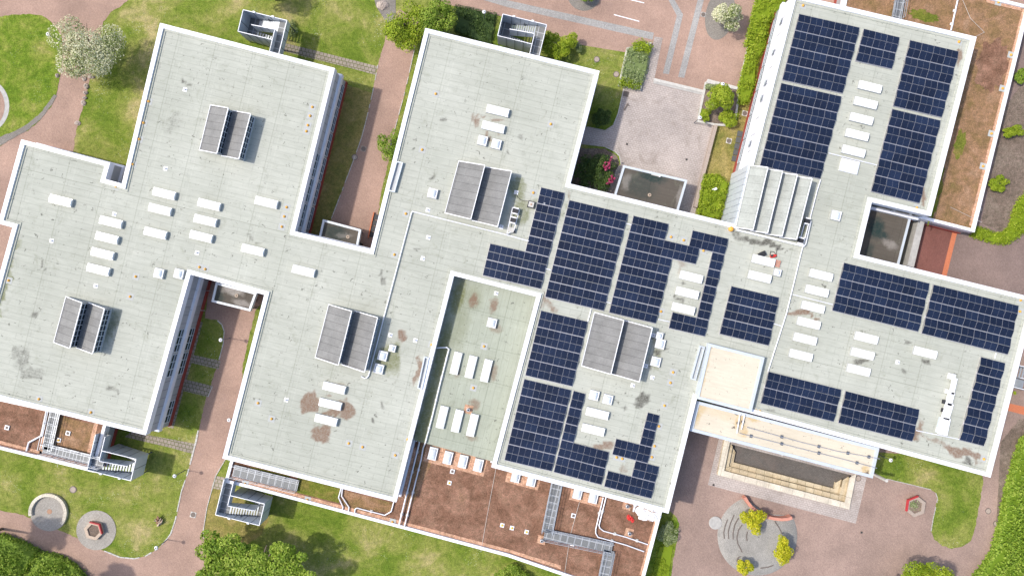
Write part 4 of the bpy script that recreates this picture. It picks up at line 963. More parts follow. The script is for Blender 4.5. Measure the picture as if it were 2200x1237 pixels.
# ---- roof ladder trays
def tray(label, pts, z=ZR):
    po = ccw(PL(pts, z + .45)); e = thing('roof_tray', label, 'tray', (po[0].x, po[0].y, z))
    mb = MB(); i = offset(po, -.16); n = 4
    mb.ring(po, z, po, z + .45); mb.ring(po, z + .45, i, z + .45); mb.ring(i, z + .45, i, z + .1); mb.obj('frame', M['sheet'], e)
    mb = MB(); mb.sheet(offset(po, -.15), z + .12); mb.obj('bottom', M['curb'], e)
    return e
tray('long grey metal tray on the west parapet of the middle wing', [(851, 346), (866, 349), (848, 413), (833, 410)])
tray('long grey metal tray beside the low roof, next to a reddish stain', [(911, 765), (922, 768), (907, 837), (896, 834)])
tray('long grey metal tray against the cream roof block', [(1504, 742), (1515, 745), (1495, 817), (1484, 814)])

# ---- inverters and service gear
def inverter_rack(label, pts, boxes, bx=.75):
    q = [P(x, y, ZR) for x, y in pts]; c = sum(q, Vector()) / len(q)
    e = thing('inverter_rack', label, 'rack', c)
    mb = MB(); a, b, d, f = q
    for p0, p1 in ((a, f), (b, d), (a, b), (f, d)): mb.bar(p0 + Vector((0, 0, .5)), p1 + Vector((0, 0, .5)), .10, .10)
    mb.obj('frame', M['pipe'], e)
    for p in q: MB().box((p.x, p.y, ZR), .08, .08, .5).obj('leg', M['alu'], e)
    for k, (x, y) in enumerate(boxes):
        p = P(x, y, ZR + .75)
        o = MB().box((p.x, p.y, ZR + .5), bx, bx * .75, .28, ANG).obj('inverter', M['black'], e)
        mb = MB(); [mb.box((p.x + V.x * s, p.y + V.y * s, ZR + .5), bx, .16, .32, ANG) for s in (-.38, .38)]; mb.obj('end_cover', M['white'], o)
    return e
inverter_rack('white steel rack with two black inverters right of the upper middle lantern', [(1101, 447), (1116, 452), (1104, 496), (1089, 503)], [(1107.5, 453), (1102.5, 473)])
inverter_rack('narrow white rack with inverters at the lower right corner of the sawtooth roof', [(1727, 474), (1739, 476), (1727, 527), (1712, 527)], [(1735, 475), (1720.5, 517)], .7)
def boxy(name, label, cat, px, py, z, sx, sy, sz, m, parts=(), rz=ANG):
    p = P(px, py, z); e = thing(name, label, cat, p)
    MB().box(p, sx, sy, sz, rz).obj('body', M[m], e)
    for (n_, dx, dy, dz, a, b, c, m2) in parts: MB().box((p.x + U.x * dx + V.x * dy, p.y + U.y * dx + V.y * dy, z + dz), a, b, c, rz).obj(n_, M[m2], e)
    return e
boxy('junction_box', 'square junction box with a wooden lid in a black frame beside the L-shaped array', 'box', 1141, 440, ZR, .95, .95, .35, 'black', [('lid', 0, 0, .35, .72, .72, .05, 'palecon'), ('handle', 0, 0, .40, .2, .2, .06, 'rustic')])
boxy('cable_box', 'white cable box at the lower end of the inverter rack', 'box', 1097.5, 494, ZR, .8, .6, .5, 'white', [('lid', 0, 0, .5, .84, .64, .06, 'palecon'), ('cable_gland', .5, -.1, .1, .15, .5, .3, 'black')])
pipe('thin black cable curving from the roof vent to the junction box', [(1109, 416), (1112, 423), (1118, 429), (1126, 432), (1134, 432)], ZR, .03, 'black', .05, 'cable', 'cable')
boxy('tool_bag', 'black tool bag and panel beside the upper sawtooth skylight', 'bag', 1636, 546, ZR, .95, .6, .4, 'black', [('flap', -.1, .1, .4, .7, .35, .06, 'black'), ('handle', .1, 0, .46, .5, .06, .08, 'black')], R(25))
boxy('power_tool', 'red power tool lying by the upper sawtooth skylight', 'tool', 1659, 550, ZR, .6, .4, .25, 'red', [('grip', .32, .15, .0, .35, .2, .22, 'red'), ('motor', -.15, 0, .25, .3, .25, .14, 'black')], R(10))
pipe('tangled black cable beside the red power tool', [(1654, 548), (1656, 540), (1663, 541), (1667, 547), (1662, 553), (1669, 552), (1668, 541), (1671, 533)], ZR, .035, 'black', .06, 'cable', 'cable')
pal = thing('pallet', 'small wooden pallet at the right end of the upper sawtooth skylight', 'pallet', P(1670, 566.5, ZR))
for k in range(4):
    p = P(1670, 566.5, ZR) + V * (k - 1.5) * .24
    MB().box((p.x, p.y, ZR + .18), .62, .15, .06, ANG).obj('board', M['salmon'], pal)
for s in (-1, 1): p = P(1670, 566.5, ZR) + U * s * .25; MB().box((p.x, p.y, ZR), .1, .95, .18, ANG).obj('bearer', M['wood'], pal)
# stepped white duct
duct = thing('cable_duct', 'stepped white metal duct standing on the pale roof left of the two-module-wide array', 'duct', P(2035, 870, ZR))
path = [(2050, 815, 1.0), (2046, 845, 1.5), (2040, 880, 2.0), (2034, 905, 1.6)]
segs = [((2051.5, 812), (2044, 846), .42), ((2044.5, 842), (2037, 870), .62), ((2040, 866), (2030, 900), .85), ((2032, 897), (2024.5, 933), 1.05)]
for (a, b, wd) in segs: MB().bar(P(*a, ZR + .5), P(*b, ZR + .5), wd, .55).obj('duct_segment', M['white'], duct)
MB().box(P(2042.5, 808, ZR), .85, .75, .4, ANG).obj('end_box', M['pipe'], duct)
for x, y in ((2033, 840), (2026, 862), (2024, 880), (2018, 905), (2013, 922)): MB().box(P(x, y, ZR), .35, .55, .3, ANG).obj('clamp', M['pipe'] if y < 850 or y > 900 else M['black'], duct)
MB().box(P(2018, 912, ZR), .65, 2.2, .35, ANG).obj('side_cover', M['sheet'], duct)
# tarpaulin bundle, red cloth
def lumpy(mb, c, rx, ry, rz_, seed, n=14, m=7, rough=.22, mi=0):
    rng = random.Random(seed); rows = []
    for j in range(m + 1):
        ph = math.pi / 2 * j / m
        rows.append([(math.cos(t) * rx * math.cos(ph) * (1 + rng.uniform(-rough, rough)), math.sin(t) * ry * math.cos(ph) * (1 + rng.uniform(-rough, rough)), math.sin(ph) * rz_ * (1 + rng.uniform(-rough, rough))) for t in [2 * math.pi * k / n for k in range(n)]])
    vs = [Vector(c) + Vector(q) for r_ in rows for q in r_]; fs = []
    for j in range(m):
        for k in range(n): fs.append((j * n + k, j * n + (k + 1) % n, (j + 1) * n + (k + 1) % n, (j + 1) * n + k))
    fs.append(tuple(m * n + k for k in range(n)))
    return mb.add(vs, fs, mi)
tb = thing('wrapped_bundle', 'white tarpaulin bundle under the parapet at the right end of the brown sedum roof', 'bundle', P(1388, 1102, 3.42))
mb = MB()
for i, (x, y, rx, ry) in enumerate([(1379, 1097, .9, .7), (1392, 1104, 1.2, .75), (1403, 1108, 1.0, .7), (1385, 1110, .9, .45), (1396, 1096, 1.3, .7)]): lumpy(mb, P(x, y, 3.42), rx, ry, .55, i)
mb.obj('tarpaulin', M['tarp'], tb)
mb = MB(); mb.bar(P(1371, 1101, 3.7), P(1378, 1115, 3.7), .10, .06); mb.bar(P(1378, 1116, 3.7), P(1398, 1117, 3.65), .08, .06); mb.bar(P(1383, 1092, 4.0), P(1408, 1101, 4.0), .06, .05); mb.obj('strap', M['rustic'], tb)
mb = MB(); lumpy(mb, P(1353, 1112, 3.42), .38, .32, .22, 5, rough=.4); lumpy(mb, P(1358, 1116, 3.42), .25, .3, .15, 6, rough=.45); lumpy(mb, P(1350, 1108, 3.42), .25, .2, .15, 8, rough=.45)
mb.obj('red_cloth', M['red'], loc=P(1353, 1112, 3.42), label='crumpled red cloth lying on the brown sedum roof', cat='cloth')
boxy('downpipe', 'short white pipe piece left of the tarpaulin bundle', 'pipe', 1362, 1091, 3.42, .22, .9, .2, 'pipe', [('flange', 0, .45, 0, .42, .22, .26, 'pipe')])

# ---- orange anchor caps
def cap_proto(r=.18):
    root = thing('roof_anchor', 'x', 'anchor cap'); root['_local'] = 1
    MB().box((0, 0, 0), .9, .9, .012, 0).obj('base_sheet', M['roofpatch'], root)
    MB().lathe((0, 0, .012), [(r, 0), (r, .05), (r * .75, .16), (r * .3, .22), (.01, .23)], 14).obj('cap', M['orange'], root, smooth=True)
    return root
M['roofpatch'] = simple('felt_patch', (0.40, 0.415, 0.40), 0.85, 0, 0.06, 2)
cp = cap_proto()
CAPS = [('on the upper left wing along its west parapet', [(319, 218), (308, 264), (299, 299), (285, 353), (249, 401)]),
        ('near the east parapet, upper left wing', [(670.7, 230), (666, 249), (661, 269), (658, 282)]),
        ('in the row left of the dark porch courtyard', [(615.4, 445), (610.3, 465), (605, 487)]),
        ('on the upper middle wing', [(936, 201.7), (1183.4, 266.6), (906.8, 321.6), (1146, 414)]),
        ('above the small lower left lantern', [(291, 594), (279, 637)]),
        ('at the lower courtyard corner', [(428, 573.7), (440.4, 578)]),
        ('beside the west parapet of the left wing', [(18, 602.5)]),
        ('along the bottom parapet of the left wing', [(83, 857), (194.6, 885.6)]),
        ('beside the long white cable pipe', [(871.8, 459), (847.3, 546.9)]),
        ('left of the low roof parapet', [(927, 740.4)]),
        ('near the left parapet of the lower middle wing', [(554, 865.6), (583, 899.5)]),
        ('below the stained skylights of the lower middle wing', [(875.5, 943.7), (749, 952), (778.7, 960), (849, 977.6)]),
        ('between the stepped arrays in the centre', [(1442, 509), (1469.3, 516), (1511.8, 538.4)]),
        ('beside the end of the stepped array above the grey lantern', [(1420.4, 669)]),
        ('left of the cream roof block', [(1446.6, 799.5), (1440.8, 822)]),
        ('near the east parapet above the zigzag array', [(1428, 871), (1416, 915.5), (1406.5, 958), (1400.7, 981.7)]),
        ('in the notch of the zigzag array', [(1325, 982), (1337, 985)]),
        ('beside the cream canopy corner', [(1624.8, 881.5), (1633, 883)]),
        ('at the top left corner of the upper right roof', [(1726, 12)]), ('at the top right corner of the upper right roof', [(2061, 90)]),
        ('above the recess on the upper right roof', [(1970, 446)]), ('at the east end of the right wide array', [(2193, 645), (2192, 669)]),
        ('in the bottom right corner of the right roof', [(2114.7, 985.8)])]
for desc, pts in CAPS:
    for i, (x, y) in enumerate(pts):
        put(cp, x, y, ZR, ANG, ('small orange cap ' if len(pts) == 1 else '%s orange cap from the top ' % ORD[i]) + desc, 'anchor cap', 'orange anchor caps on the roof', .1)
for i, (x, y) in enumerate([(1039.9, 743.8), (1017, 833)]):
    put(cp, x, y, ZLOW, ANG, '%s small orange cap on the sunken low roof' % ('upper' if i == 0 else 'lower'), 'anchor cap', 'orange anchor caps on the roof', .1)
for i, (x, y) in enumerate([(2146, 5), (2173, 118), (2155, 190), (2131, 287), (2113, 357)]):
    put(cp, x, y, 3.46, ANG, '%s orange cap from the top on the gravel strip of the upper right annex' % ORD[i], 'anchor cap', 'orange anchor caps on the roof', .1)
for i, (x, y) in enumerate([(526, 1039.5), (660, 1073.5), (843, 1121)]):
    put(cp, x, y, 3.46, ANG, '%s orange cap from the left on the bottom gravel strip' % ORD[i], 'anchor cap', 'orange anchor caps on the roof', .1)
kill(cp)
q = P(1571, 492, ZR + .3); bc = thing('marker_cap', 'large bright orange round cap at the corner of the sawtooth wall', 'cap', (q.x, q.y, ZR))
MB().lathe((q.x, q.y, ZR), [(.30, 0), (.36, .12), (.34, .38), (.22, .5), (.02, .53)], 18).obj('cover', M['orange'], bc, smooth=True)
MB().lathe((q.x, q.y, ZR), [(.45, 0), (.45, .03)], 18).obj('base', M['curb'], bc)

# ---- drains, vents, inspection boxes
def vent_proto(name, base, r, h, mb_, mt, ring=True):
    root = thing(name, 'x', 'vent'); root['_local'] = 1
    MB().box((0, 0, 0), base, base, .03).obj('base_sheet', M[mb_], root)
    m2 = MB(); m2.lathe((0, 0, .03), [(r, 0), (r, h), (r * .8, h + .03)], 12); m2.obj('pipe', M[mt], root)
    if ring: MB().lathe((0, 0, h + .06), [(r * .55, 0), (r * .55, .02)], 10).obj('opening', M['black'], root)
    return root
vp = vent_proto('roof_vent', .55, .11, .2, 'white', 'pipe')
VENTS = [(1170, 437, 'beside the junction box'), (1109, 413, 'with a black cable, right of the upper middle lantern'), (838, 720, 'upper one beside the lower middle lantern'), (892, 731, 'left of the low roof'), (1404, 720, 'at the top right of the central grey lantern'),
         (1388, 786, 'at the bottom right of the central grey lantern'), (1402, 811, 'below the central grey lantern'), (1360, 828, 'below the central grey lantern, farther left'), (1930, 778, 'left of the lone skylight below the wide array'), (109, 517, 'below the lone west skylight'),
         (204, 614, 'above the small lower left lantern'), (422, 543, 'below the right column of three'), (244, 460, 'above the column of four'), (919, 451, 'right of the white cable pipe'), (920, 510, 'in the middle of the pipe loop, upper'), (908, 555, 'in the middle of the pipe loop, lower'),
         (1077, 487, 'at the bottom right corner of the upper middle lantern'), (354, 362, 'above the left column of three'), (396, 192, 'near the top of the upper left wing'), (614, 859, 'at the left of the stained skylights')]
for x, y, d in VENTS: put(vp, x, y, ZR, ANG, 'small round roof vent ' + d, 'vent', 'small round roof vents', .2)
put(vp, 1066, 630, ZLOW, ANG, 'small round roof vent at the top of the low roof', 'vent', 'small round roof vents', .2)
kill(vp)
fan = vent_proto('vent_cowl', 1.2, .24, .55, 'gravel', 'steel')
for x, y, d, z in [(1006, 880, 'on the low roof among the upright skylights', ZLOW), (1348, 1087, 'under the parapet on the right sedum roof', 3.44), (1352.5, 1145.7, 'on a gravel square between the bent pipes', 3.44), (1164, 1161, 'at the bend of the steel walkway', 3.44)]:
    put(fan, x, y, z, ANG, 'grey vent cowl ' + d, 'vent', 'grey vent cowls', .4)
kill(fan)
ins = thing('inspection_box', 'x', 'inspection box'); ins['_local'] = 1
MB().box((0, 0, 0), .62, .62, .14).obj('rim', M['tarp'], ins); MB().box((0, 0, .14), .36, .36, .02).obj('lid', M['iron'], ins)
for x, y, d in [(15, 918, 'at the far left of the lower left annex'), (146, 930, 'on the brown bed of the lower left annex'), (972, 1012, 'below the gravel strip with four roof windows'), (1232, 1107, 'between the walkway and the bent pipes')]:
    put(ins, x, y, 3.42, ANG, 'white rimmed inspection box ' + d, 'inspection box', 'white inspection boxes on sedum', .1)
kill(ins)
yb = thing('anchor_box', 'x', 'anchor box'); yb['_local'] = 1
MB().box((0, 0, 0), .58, .58, .10).obj('rim', M['tarp'], yb); MB().lathe((0, 0, .10), [(.16, 0), (.15, .12), (.05, .16)], 10).obj('cap', M['yellow'], yb)
for x, y, d in [(126, 945, 'on the lower left annex'), (965.5, 1036.7, 'below the four roof windows'), (1079, 1127.7, 'left one of three on the brown sedum'), (1100, 1133.5, 'middle one of three on the brown sedum'), (1131.4, 1142, 'right one of three on the brown sedum'), (1196, 1159, 'left one under the steel walkway'), (1230, 1168, 'right one under the steel walkway')]:
    put(yb, x, y, 3.42, ANG, 'yellow anchor in a white box ' + d, 'anchor box', 'yellow anchors on sedum', .1)
kill(yb)

# ---- steel walkways on the planted roofs
def walkway(label, runs, z, wd=1.35, rail=True):
    q0 = P(*runs[0][0], z + .35); e = thing('roof_walkway', label, 'walkway', (q0.x, q0.y, z))
    for a, b in runs:
        a, b = P(*a, z + .35), P(*b, z + .35); d = (b - a).normalized(); n_ = Vector((d.y, -d.x, 0)); L = (b - a).length
        mb = MB(); mb.bar(a, b, wd, .05); mb.obj('grating', M['grating'], e)
        mb = MB()
        for s in (-1, 1): mb.bar(a + n_ * s * (wd / 2 + .03), b + n_ * s * (wd / 2 + .03), .06, .16)
        k = int(L / 1.0)
        for i in range(k + 1): mb.bar(a.lerp(b, i / k) - n_ * wd / 2 + Vector((0, 0, .035)), a.lerp(b, i / k) + n_ * wd / 2 + Vector((0, 0, .035)), .035, .02)
        mb.obj('deck_frame', M['steel'], e)
        if rail:
            for s in (-1, 1):
                mb = MB()
                for h in (.5, 1.0): mb.bar(a + n_ * s * (wd / 2 + .06) + Vector((0, 0, h)), b + n_ * s * (wd / 2 + .06) + Vector((0, 0, h)), .05, .05)
                mb.obj('handrail', M['steel'], e)
                kk = max(2, int(L / 1.6))
                for i in range(kk + 1):
                    c = a.lerp(b, i / kk) + n_ * s * (wd / 2 + .06); MB().box((c.x, c.y, z), .05, .05, 1.35).obj('rail_post', M['steel'], e)
    return e
walkway('long zigzag steel walkway with handrails across the brown sedum roof', [((1196, 1035), (1174.5, 1143)), ((1170, 1146), (1315, 1176)), ((1308, 1182), (1292, 1262))], 3.42)
walkway('straight steel walkway with handrails under the lower left parapet of the middle wing', [((502, 1010), (640, 1043))], 3.42, 1.5)
walkway('bent steel walkway leading to the lower left stair tower', [((120, 880), (101, 966)), ((94, 962), (222, 994))], 3.42, 1.3)
walkway('short steel walkway at the top of the upper right sedum roof', [((1938, -30), (1926, 40))], 3.42, 1.25)

# ---- outdoor stair towers: one model, copied
def tower_proto(W=6.3, D=3.1, ZL=3.35, LC=2.0):
    """x runs from the upper landing (0) to the half landing (W); y=0 is the outer side, y=D the inner side next to the house"""
    root = thing('stair_tower', 'x', 'stair tower'); root['_local'] = 1
    G = 1.12; LW = 1.35; x0, x1 = LW, W - LW; zh = ZL / 2
    def panel(name, pts, th=.05):
        mb = MB(); mb.bar  # solid thin sheet from an outline of four corners
        a, b, c, d = (Vector(p) for p in pts); n_ = (b - a).cross(d - a).normalized() * th
        mb.add([a, b, c, d, a + n_, b + n_, c + n_, d + n_], [(3, 2, 1, 0), (4, 5, 6, 7), (0, 1, 5, 4), (1, 2, 6, 5), (2, 3, 7, 6), (3, 0, 4, 7)])
        o = mb.obj(name, M['sheet'], root)
        m2 = MB(); m2.bar(d, c, .09, .07); m2.obj('top_rail', M['white'], o)
        L = (b - a).length; k = max(1, int(L / 1.15)); m3 = MB()
        for i in range(1, k):
            p, q = a.lerp(b, i / k), d.lerp(c, i / k); m3.bar(p + n_ * .5, q + n_ * .5, .06, .09)
        if k > 1: m3.obj('panel_joint', M['darksteel'], o)
        return o
    T = ZL + G
    panel('guard_panel', [(0, 0, ZL - .3), (W, 0, zh - .4), (W, 0, T), (0, 0, T)])
    panel('guard_panel', [(W, 0, zh - .4), (W, D, zh - .4), (W, D, T), (W, 0, T)])
    panel('guard_panel', [(W, D, zh - .4), (LW, D, .35), (LW, D, T), (W, D, T)])
    panel('guard_panel', [(0, D + LC, ZL - .25), (0, 0, ZL - .25), (0, 0, T), (0, D + LC, T)])
    panel('guard_panel', [(LW, D, ZL - .25), (LW, D + LC, ZL - .25), (LW, D + LC, T), (LW, D, T)])
    panel('middle_guard', [(x1, D / 2 + .05, zh - .1), (x0, D / 2 + .05, ZL - .25), (x0, D / 2 + .05, ZL + G), (x1, D / 2 + .05, ZL + G - .55)])
    panel('middle_guard', [(x0, D / 2 + .15, ZL - .2), (x0, D, ZL - .2), (x0, D, T), (x0, D / 2 + .15, T)])
    MB().box((LW / 2, (D + LC) / 2, ZL - .1), LW, D + LC, .08).obj('upper_landing', M['grating'], root)
    MB().box((W - LW / 2, D / 2, zh - .1), LW, D, .08).obj('half_landing', M['grating'], root)
    for (xa, za, xb, zb, ya, yb, nm) in ((x0, ZL, x1, zh, .06, D / 2, 'upper_flight'), (x1, zh, x0, 0.1, D / 2 + .12, D - .06, 'lower_flight')):
        mb = MB(); n_ = 11
        for k in range(n_):
            t = (k + .5) / n_; mb.box((xa + (xb - xa) * t, (ya + yb) / 2, za + (zb - za) * t - .02), abs(xb - xa) / n_ * .72, yb - ya, .05)
        f = mb.obj(nm, M['steel'], root)
        mb = MB()
        for y in (ya, yb): mb.bar((xa, y, za - .05), (xb, y, zb - .05), .06, .26)
        mb.obj('stringer', M['darksteel'], f)
    for x, y in ((.1, .1), (W - .1, .1), (W - .1, D - .1), (LW, D - .1), (W / 2, .1)): MB().box((x, y, 0), .12, .12, ZL if x < W - 1 else zh).obj('post', M['darksteel'], root)
    for x in (W * .32, W * .75): MB().box((x, -.02, T - .02), .34, .24, .20).obj('lamp_box', M['white'], root)
    return root
tp = tower_proto()
def place_tower(px, py, ang, label):
    q = P(px, py, 4.47); o = copy_tree(tp); o.location = (q.x, q.y, 0); o.rotation_euler = (0, 0, ang); del o['_local']
    return tag(o, label, 'stair tower', 'grey steel stair towers')
place_tower(463, 1105, ANG, 'grey steel stair tower beside the lower left parapet of the middle wing')
place_tower(187, 1009, ANG, 'grey steel stair tower with a walkway at the lower left annex')
place_tower(616.5, 44.5, ANG + math.pi, 'grey steel stair tower on the lawn at the top left')
place_tower(1174.4, 53.8, ANG + math.pi, 'grey steel stair tower beside the bright green bush at the top')
place_tower(2277, 806, ANG + R(180), 'grey steel stair tower cut off by the right edge of the picture')
kill(tp)

# ================================================================ PLANTS
def leaves(rng, pts, nrm, size, tint):
    """kite-shaped leaf clumps: returns verts (4N,3), tint (N)"""
    n = len(pts); nr = nrm + rng.normal(0, .55, (n, 3)); nr[:, 2] += .55
    nr /= np.linalg.norm(nr, axis=1, keepdims=True)
    h = rng.normal(0, 1, (n, 3)); a = np.cross(nr, h); a /= np.linalg.norm(a, axis=1, keepdims=True) + 1e-9; b = np.cross(nr, a)
    s = size * rng.uniform(.6, 1.35, (n, 1))
    v = np.stack([pts - a * s * .6, pts - b * s * .36 + nr * s * .08, pts + a * s * .75, pts + b * s * .36 + nr * s * .08], 1)
    return v.reshape(-1, 3), tint
def leaf_obj(name, v, tint, m, parent, core=None, loc=None):
    n = len(v) // 4; off = np.array(parent.location if parent is not None else loc)
    me = bpy.data.meshes.new(name); vv = v - off; cv, cf, ct = core if core else (np.zeros((0, 3)), [], [])
    faces = np.arange(4 * n).reshape(-1, 4).tolist() + [[i + 4 * n for i in f] for f in cf]
    me.from_pydata(np.vstack([vv, cv - off]).tolist(), [], faces); me.materials.append(m)
    at = me.attributes.new('tint', 'FLOAT', 'FACE'); at.data.foreach_set('value', np.concatenate([tint, ct]).astype(np.float32))
    o = bpy.data.objects.new(name, me); COL.objects.link(o)
    if parent is not None: o.parent = parent
    else: o.location = tuple(off)
    return o
def blob_points(rng, blobs, n):
    ws = np.array([b[3] * b[4] + b[3] * b[5] for b in blobs]); cnt = rng.multinomial(n, ws / ws.sum())
    P_, N_, T_ = [], [], []
    for b, c in zip(blobs, cnt):
        d = rng.normal(0, 1, (c, 3)); d[:, 2] = np.abs(d[:, 2]) * .95 - .25; d /= np.linalg.norm(d, axis=1, keepdims=True)
        r = rng.uniform(.62, 1.06, (c, 1)) ** .8
        P_.append(np.array(b[:3]) + d * r * np.array(b[3:6])); N_.append(d); T_.append(np.full(c, rng.uniform(-.26, .22)))
    p, n_, t = np.vstack(P_), np.vstack(N_), np.concatenate(T_)
    return p, n_, np.clip(.5 + t + rng.normal(0, .22, len(p)), 0, 1)
def clumps(rng, c, rx, ry, rz, k, sub=.38):
    out = [(c[0], c[1], c[2], rx * .62, ry * .62, rz * .62)]
    for _ in range(k):
        d = rng.normal(0, 1, 3); d[2] = abs(d[2]) * .8 - .1; d /= np.linalg.norm(d); q = rng.uniform(.52, .86); s = rng.uniform(.6, 1.25) * sub
        out.append((c[0] + d[0] * rx * q, c[1] + d[1] * ry * q, c[2] + d[2] * rz * q, rx * s, ry * s, rz * s))
    return out
def plant(name, label, cat, px, py, r_px, h, kind, n, size=.2, seed=0, trunk=True, ry=None, k=16, zc=None, crowns=None, group=None, sub=.38, lobes=None):
    rng = np.random.RandomState(seed + 11)
    zc = h * .62 if zc is None else zc
    s_ = (HC - zc) / FPX; q = P(px, py, zc); rx = r_px * s_; ryy = (ry or r_px) * s_; rz = min(h - zc, max(rx, .4)) if h > 2 else h * .5
    root = thing(name, label, cat, (q.x, q.y, 0), 0, group)
    blobs = []
    for lx, ly, lr in (lobes or [(0, 0, 1.0)]):
        blobs += clumps(rng, (q.x + lx * rx, q.y - ly * ryy, zc), rx * lr, ryy * lr, rz * lr, k, sub)
    p, n_, t = blob_points(rng, blobs, n); v, t = leaves(rng, p, n_, size, t)
    leaf_obj('crown' if trunk else 'foliage', v, t, LM[kind], root)
    if trunk:
        mb = MB(); w_ = max(.08, rx * .055)
        mb.tube([(q.x, q.y, 0), (q.x + .06, q.y + .03, zc * .5), (q.x, q.y, zc), (q.x - .05, q.y, zc + rz * .5)], [w_ * 1.3, w_, w_ * .75, w_ * .35], 8)
        for _ in range(6):
            d = rng.normal(0, 1, 3); d[2] = abs(d[2]) * .6 + .2; d /= np.linalg.norm(d)
            mb.tube([(q.x, q.y, zc * rng.uniform(.55, .95)), (q.x + d[0] * rx * .4, q.y + d[1] * ryy * .4, zc + d[2] * rz * .25), (q.x + d[0] * rx * .75, q.y + d[1] * ryy * .75, zc + d[2] * rz * .55)], [w_ * .55, w_ * .35, w_ * .12], 6)
        mb.obj('trunk', M['bark'], root)
    else:
        mb = MB()
        for _ in range(5): mb.tube([(q.x, q.y, 0), (q.x + rng.uniform(-.5, .5) * rx, q.y + rng.uniform(-.5, .5) * ryy, h * .6)], [.04, .02], 5)
        mb.obj('stem', M['bark'], root)
    return root
plant('flowering_tree', 'large cream-blossomed tree beside the brick path at the top left', 'tree', 189, 104, 70, 6.5, 'blossom', 15000, .17, 1, k=26)
plant('maple_tree', 'bright yellow-green tree whose crown overhangs the brick path at the top', 'tree', 872, 58, 50, 6.5, 'lime', 9000, .20, 2, k=18, lobes=[(-.2, .1, .75), (.35, -.15, .8), (.1, .45, .6), (-.6, .25, .4)])
plant('round_tree', 'dense green tree at the top touching the yellow-green one', 'tree', 938, 44, 46, 6.0, 'green', 7000, .20, 3, k=18)
plant('bush', 'bright green three-lobed bush beside the top stair tower', 'bush', 1198, 97, 38, 3.0, 'lime', 7000, .17, 4, False, ry=32, lobes=[(-.45, .15, .62), (.1, .5, .55), (.5, -.25, .6), (-.4, -.5, .45)], k=10)
plant('bush', 'small pale grey-green bush at the grass edge right of the three-lobed bush', 'bush', 1243, 103, 11, 1.2, 'grey', 600, .14, 5, False, k=6)
plant('flowering_tree', 'small round cream-blossomed tree on a cobbled oval in the brick plaza', 'tree', 1563, 36, 30, 4.0, 'blossom', 5000, .17, 6, k=18)
plant('flowering_tree', 'cream-blossomed tree cut off by the top edge', 'tree', 575, -22, 40, 5.5, 'blossom', 5000, .17, 7, k=16, ry=30)
plant('bush', 'green bush in the round cobbled ring at the top edge', 'bush', 1255, -10, 20, 2.0, 'green', 1800, .17, 8, False, k=8)
plant('bush', 'green bush against the west parapet of the middle wing by the path', 'bush', 841, 312, 27, 2.8, 'green', 3000, .18, 9, False, ry=34, k=12)
plant('bush', 'dark green bush on the lawn strip left of the paved court', 'bush', 1294, 256, 20, 2.2, 'dark', 2400, .16, 10, False, ry=24, k=12)
rh = plant('rhododendron', 'large dark rhododendron with pink blossoms in the corner bed of the court', 'bush', 1278, 366, 44, 3.2, 'dark', 9000, .18, 12, False, ry=42, k=22, lobes=[(-.35, -.1, .65), (.3, .4, .6), (.35, -.3, .6), (-.3, .5, .5), (0, 0, .6)])
rng = np.random.RandomState(5); bl = []
for cx, cy, r_ in ((1309, 346, 11), (1301, 360, 7), (1316, 382, 7), (1309, 391, 5)):
    for _ in range(7): q = P(cx + rng.normal(0, r_ * .5), cy + rng.normal(0, r_ * .5), 2.75); bl.append((q.x, q.y, 2.55 + rng.uniform(0, .35), .14, .14, .11))
p, n_, t = blob_points(rng, bl, 700); v, t = leaves(rng, p, n_, .15, t)
leaf_obj('blossom', v, t, LM.setdefault('pink', leafmat('leaf_pink', [(0, (.30, .02, .08)), (.6, (.50, .05, .16)), (1, (.62, .28, .36))])), rh)
plant('planter_tree', 'round light green tree in the planter at the right of the paved court', 'tree', 1548, 213, 33, 3.6, 'lime', 5500, .17, 13, k=18, ry=27)
plant('bush', 'clipped lime bush below the planter tree', 'bush', 1566, 257, 25, 1.3, 'lime', 3200, .15, 14, False, ry=19, k=12)
plant('bush', 'small lime bush at the left corner of the tree planter', 'bush', 1513, 247, 14, 1.2, 'lime', 1500, .15, 15, False, ry=16, k=8)
plant('bush', 'grey-green spreading bush behind the planter tree', 'bush', 1531, 188, 20, .9, 'grey', 1500, .15, 16, False, ry=9, k=8)
plant('maple_tree', 'vivid yellow maple next to the salmon curved wall on the round mound', 'tree', 1619, 1115, 28, 3.4, 'yellow', 4500, .17, 17, k=16, lobes=[(-.35, -.15, .6), (.3, -.35, .6), (.05, .5, .6), (-.1, .0, .5)])
plant('maple_tree', 'vivid yellow maple at the right side of the round mound', 'tree', 1681, 1180, 25, 3.2, 'yellow', 4500, .17, 18, k=16, ry=34, lobes=[(-.1, .35, .75), (.05, -.45, .5), (.25, .05, .6)])
plant('maple_tree', 'smallest vivid yellow maple at the bottom of the round mound', 'tree', 1598, 1216, 18, 2.8, 'yellow', 2600, .16, 19, k=12)
plant('broadleaf_tree', 'big leafy green tree cut off by the bottom edge left of centre', 'tree', 549, 1240, 138, 8.5, 'mid', 34000, .27, 20, k=15, ry=104, sub=.34, lobes=[(-.62, -.1, .36), (-.25, .22, .38), (.12, .62, .34), (.20, .15, .40), (.62, .02, .34), (.0, -.25, .45), (.40, -.35, .40), (-.5, -.55, .45)])
plant('broadleaf_tree', 'yellow-green tree crown cut off by the bottom edge at the right', 'tree', 1982, 1262, 82, 5.0, 'lime', 9000, .22, 21, k=22, ry=58, sub=.3)
plant('bush', 'low green shrubs at the bottom edge on the lawn left of the annex corner', 'bush', 1108, 1240, 48, 1.3, 'green', 4200, .2, 22, False, ry=28, k=18, sub=.3)
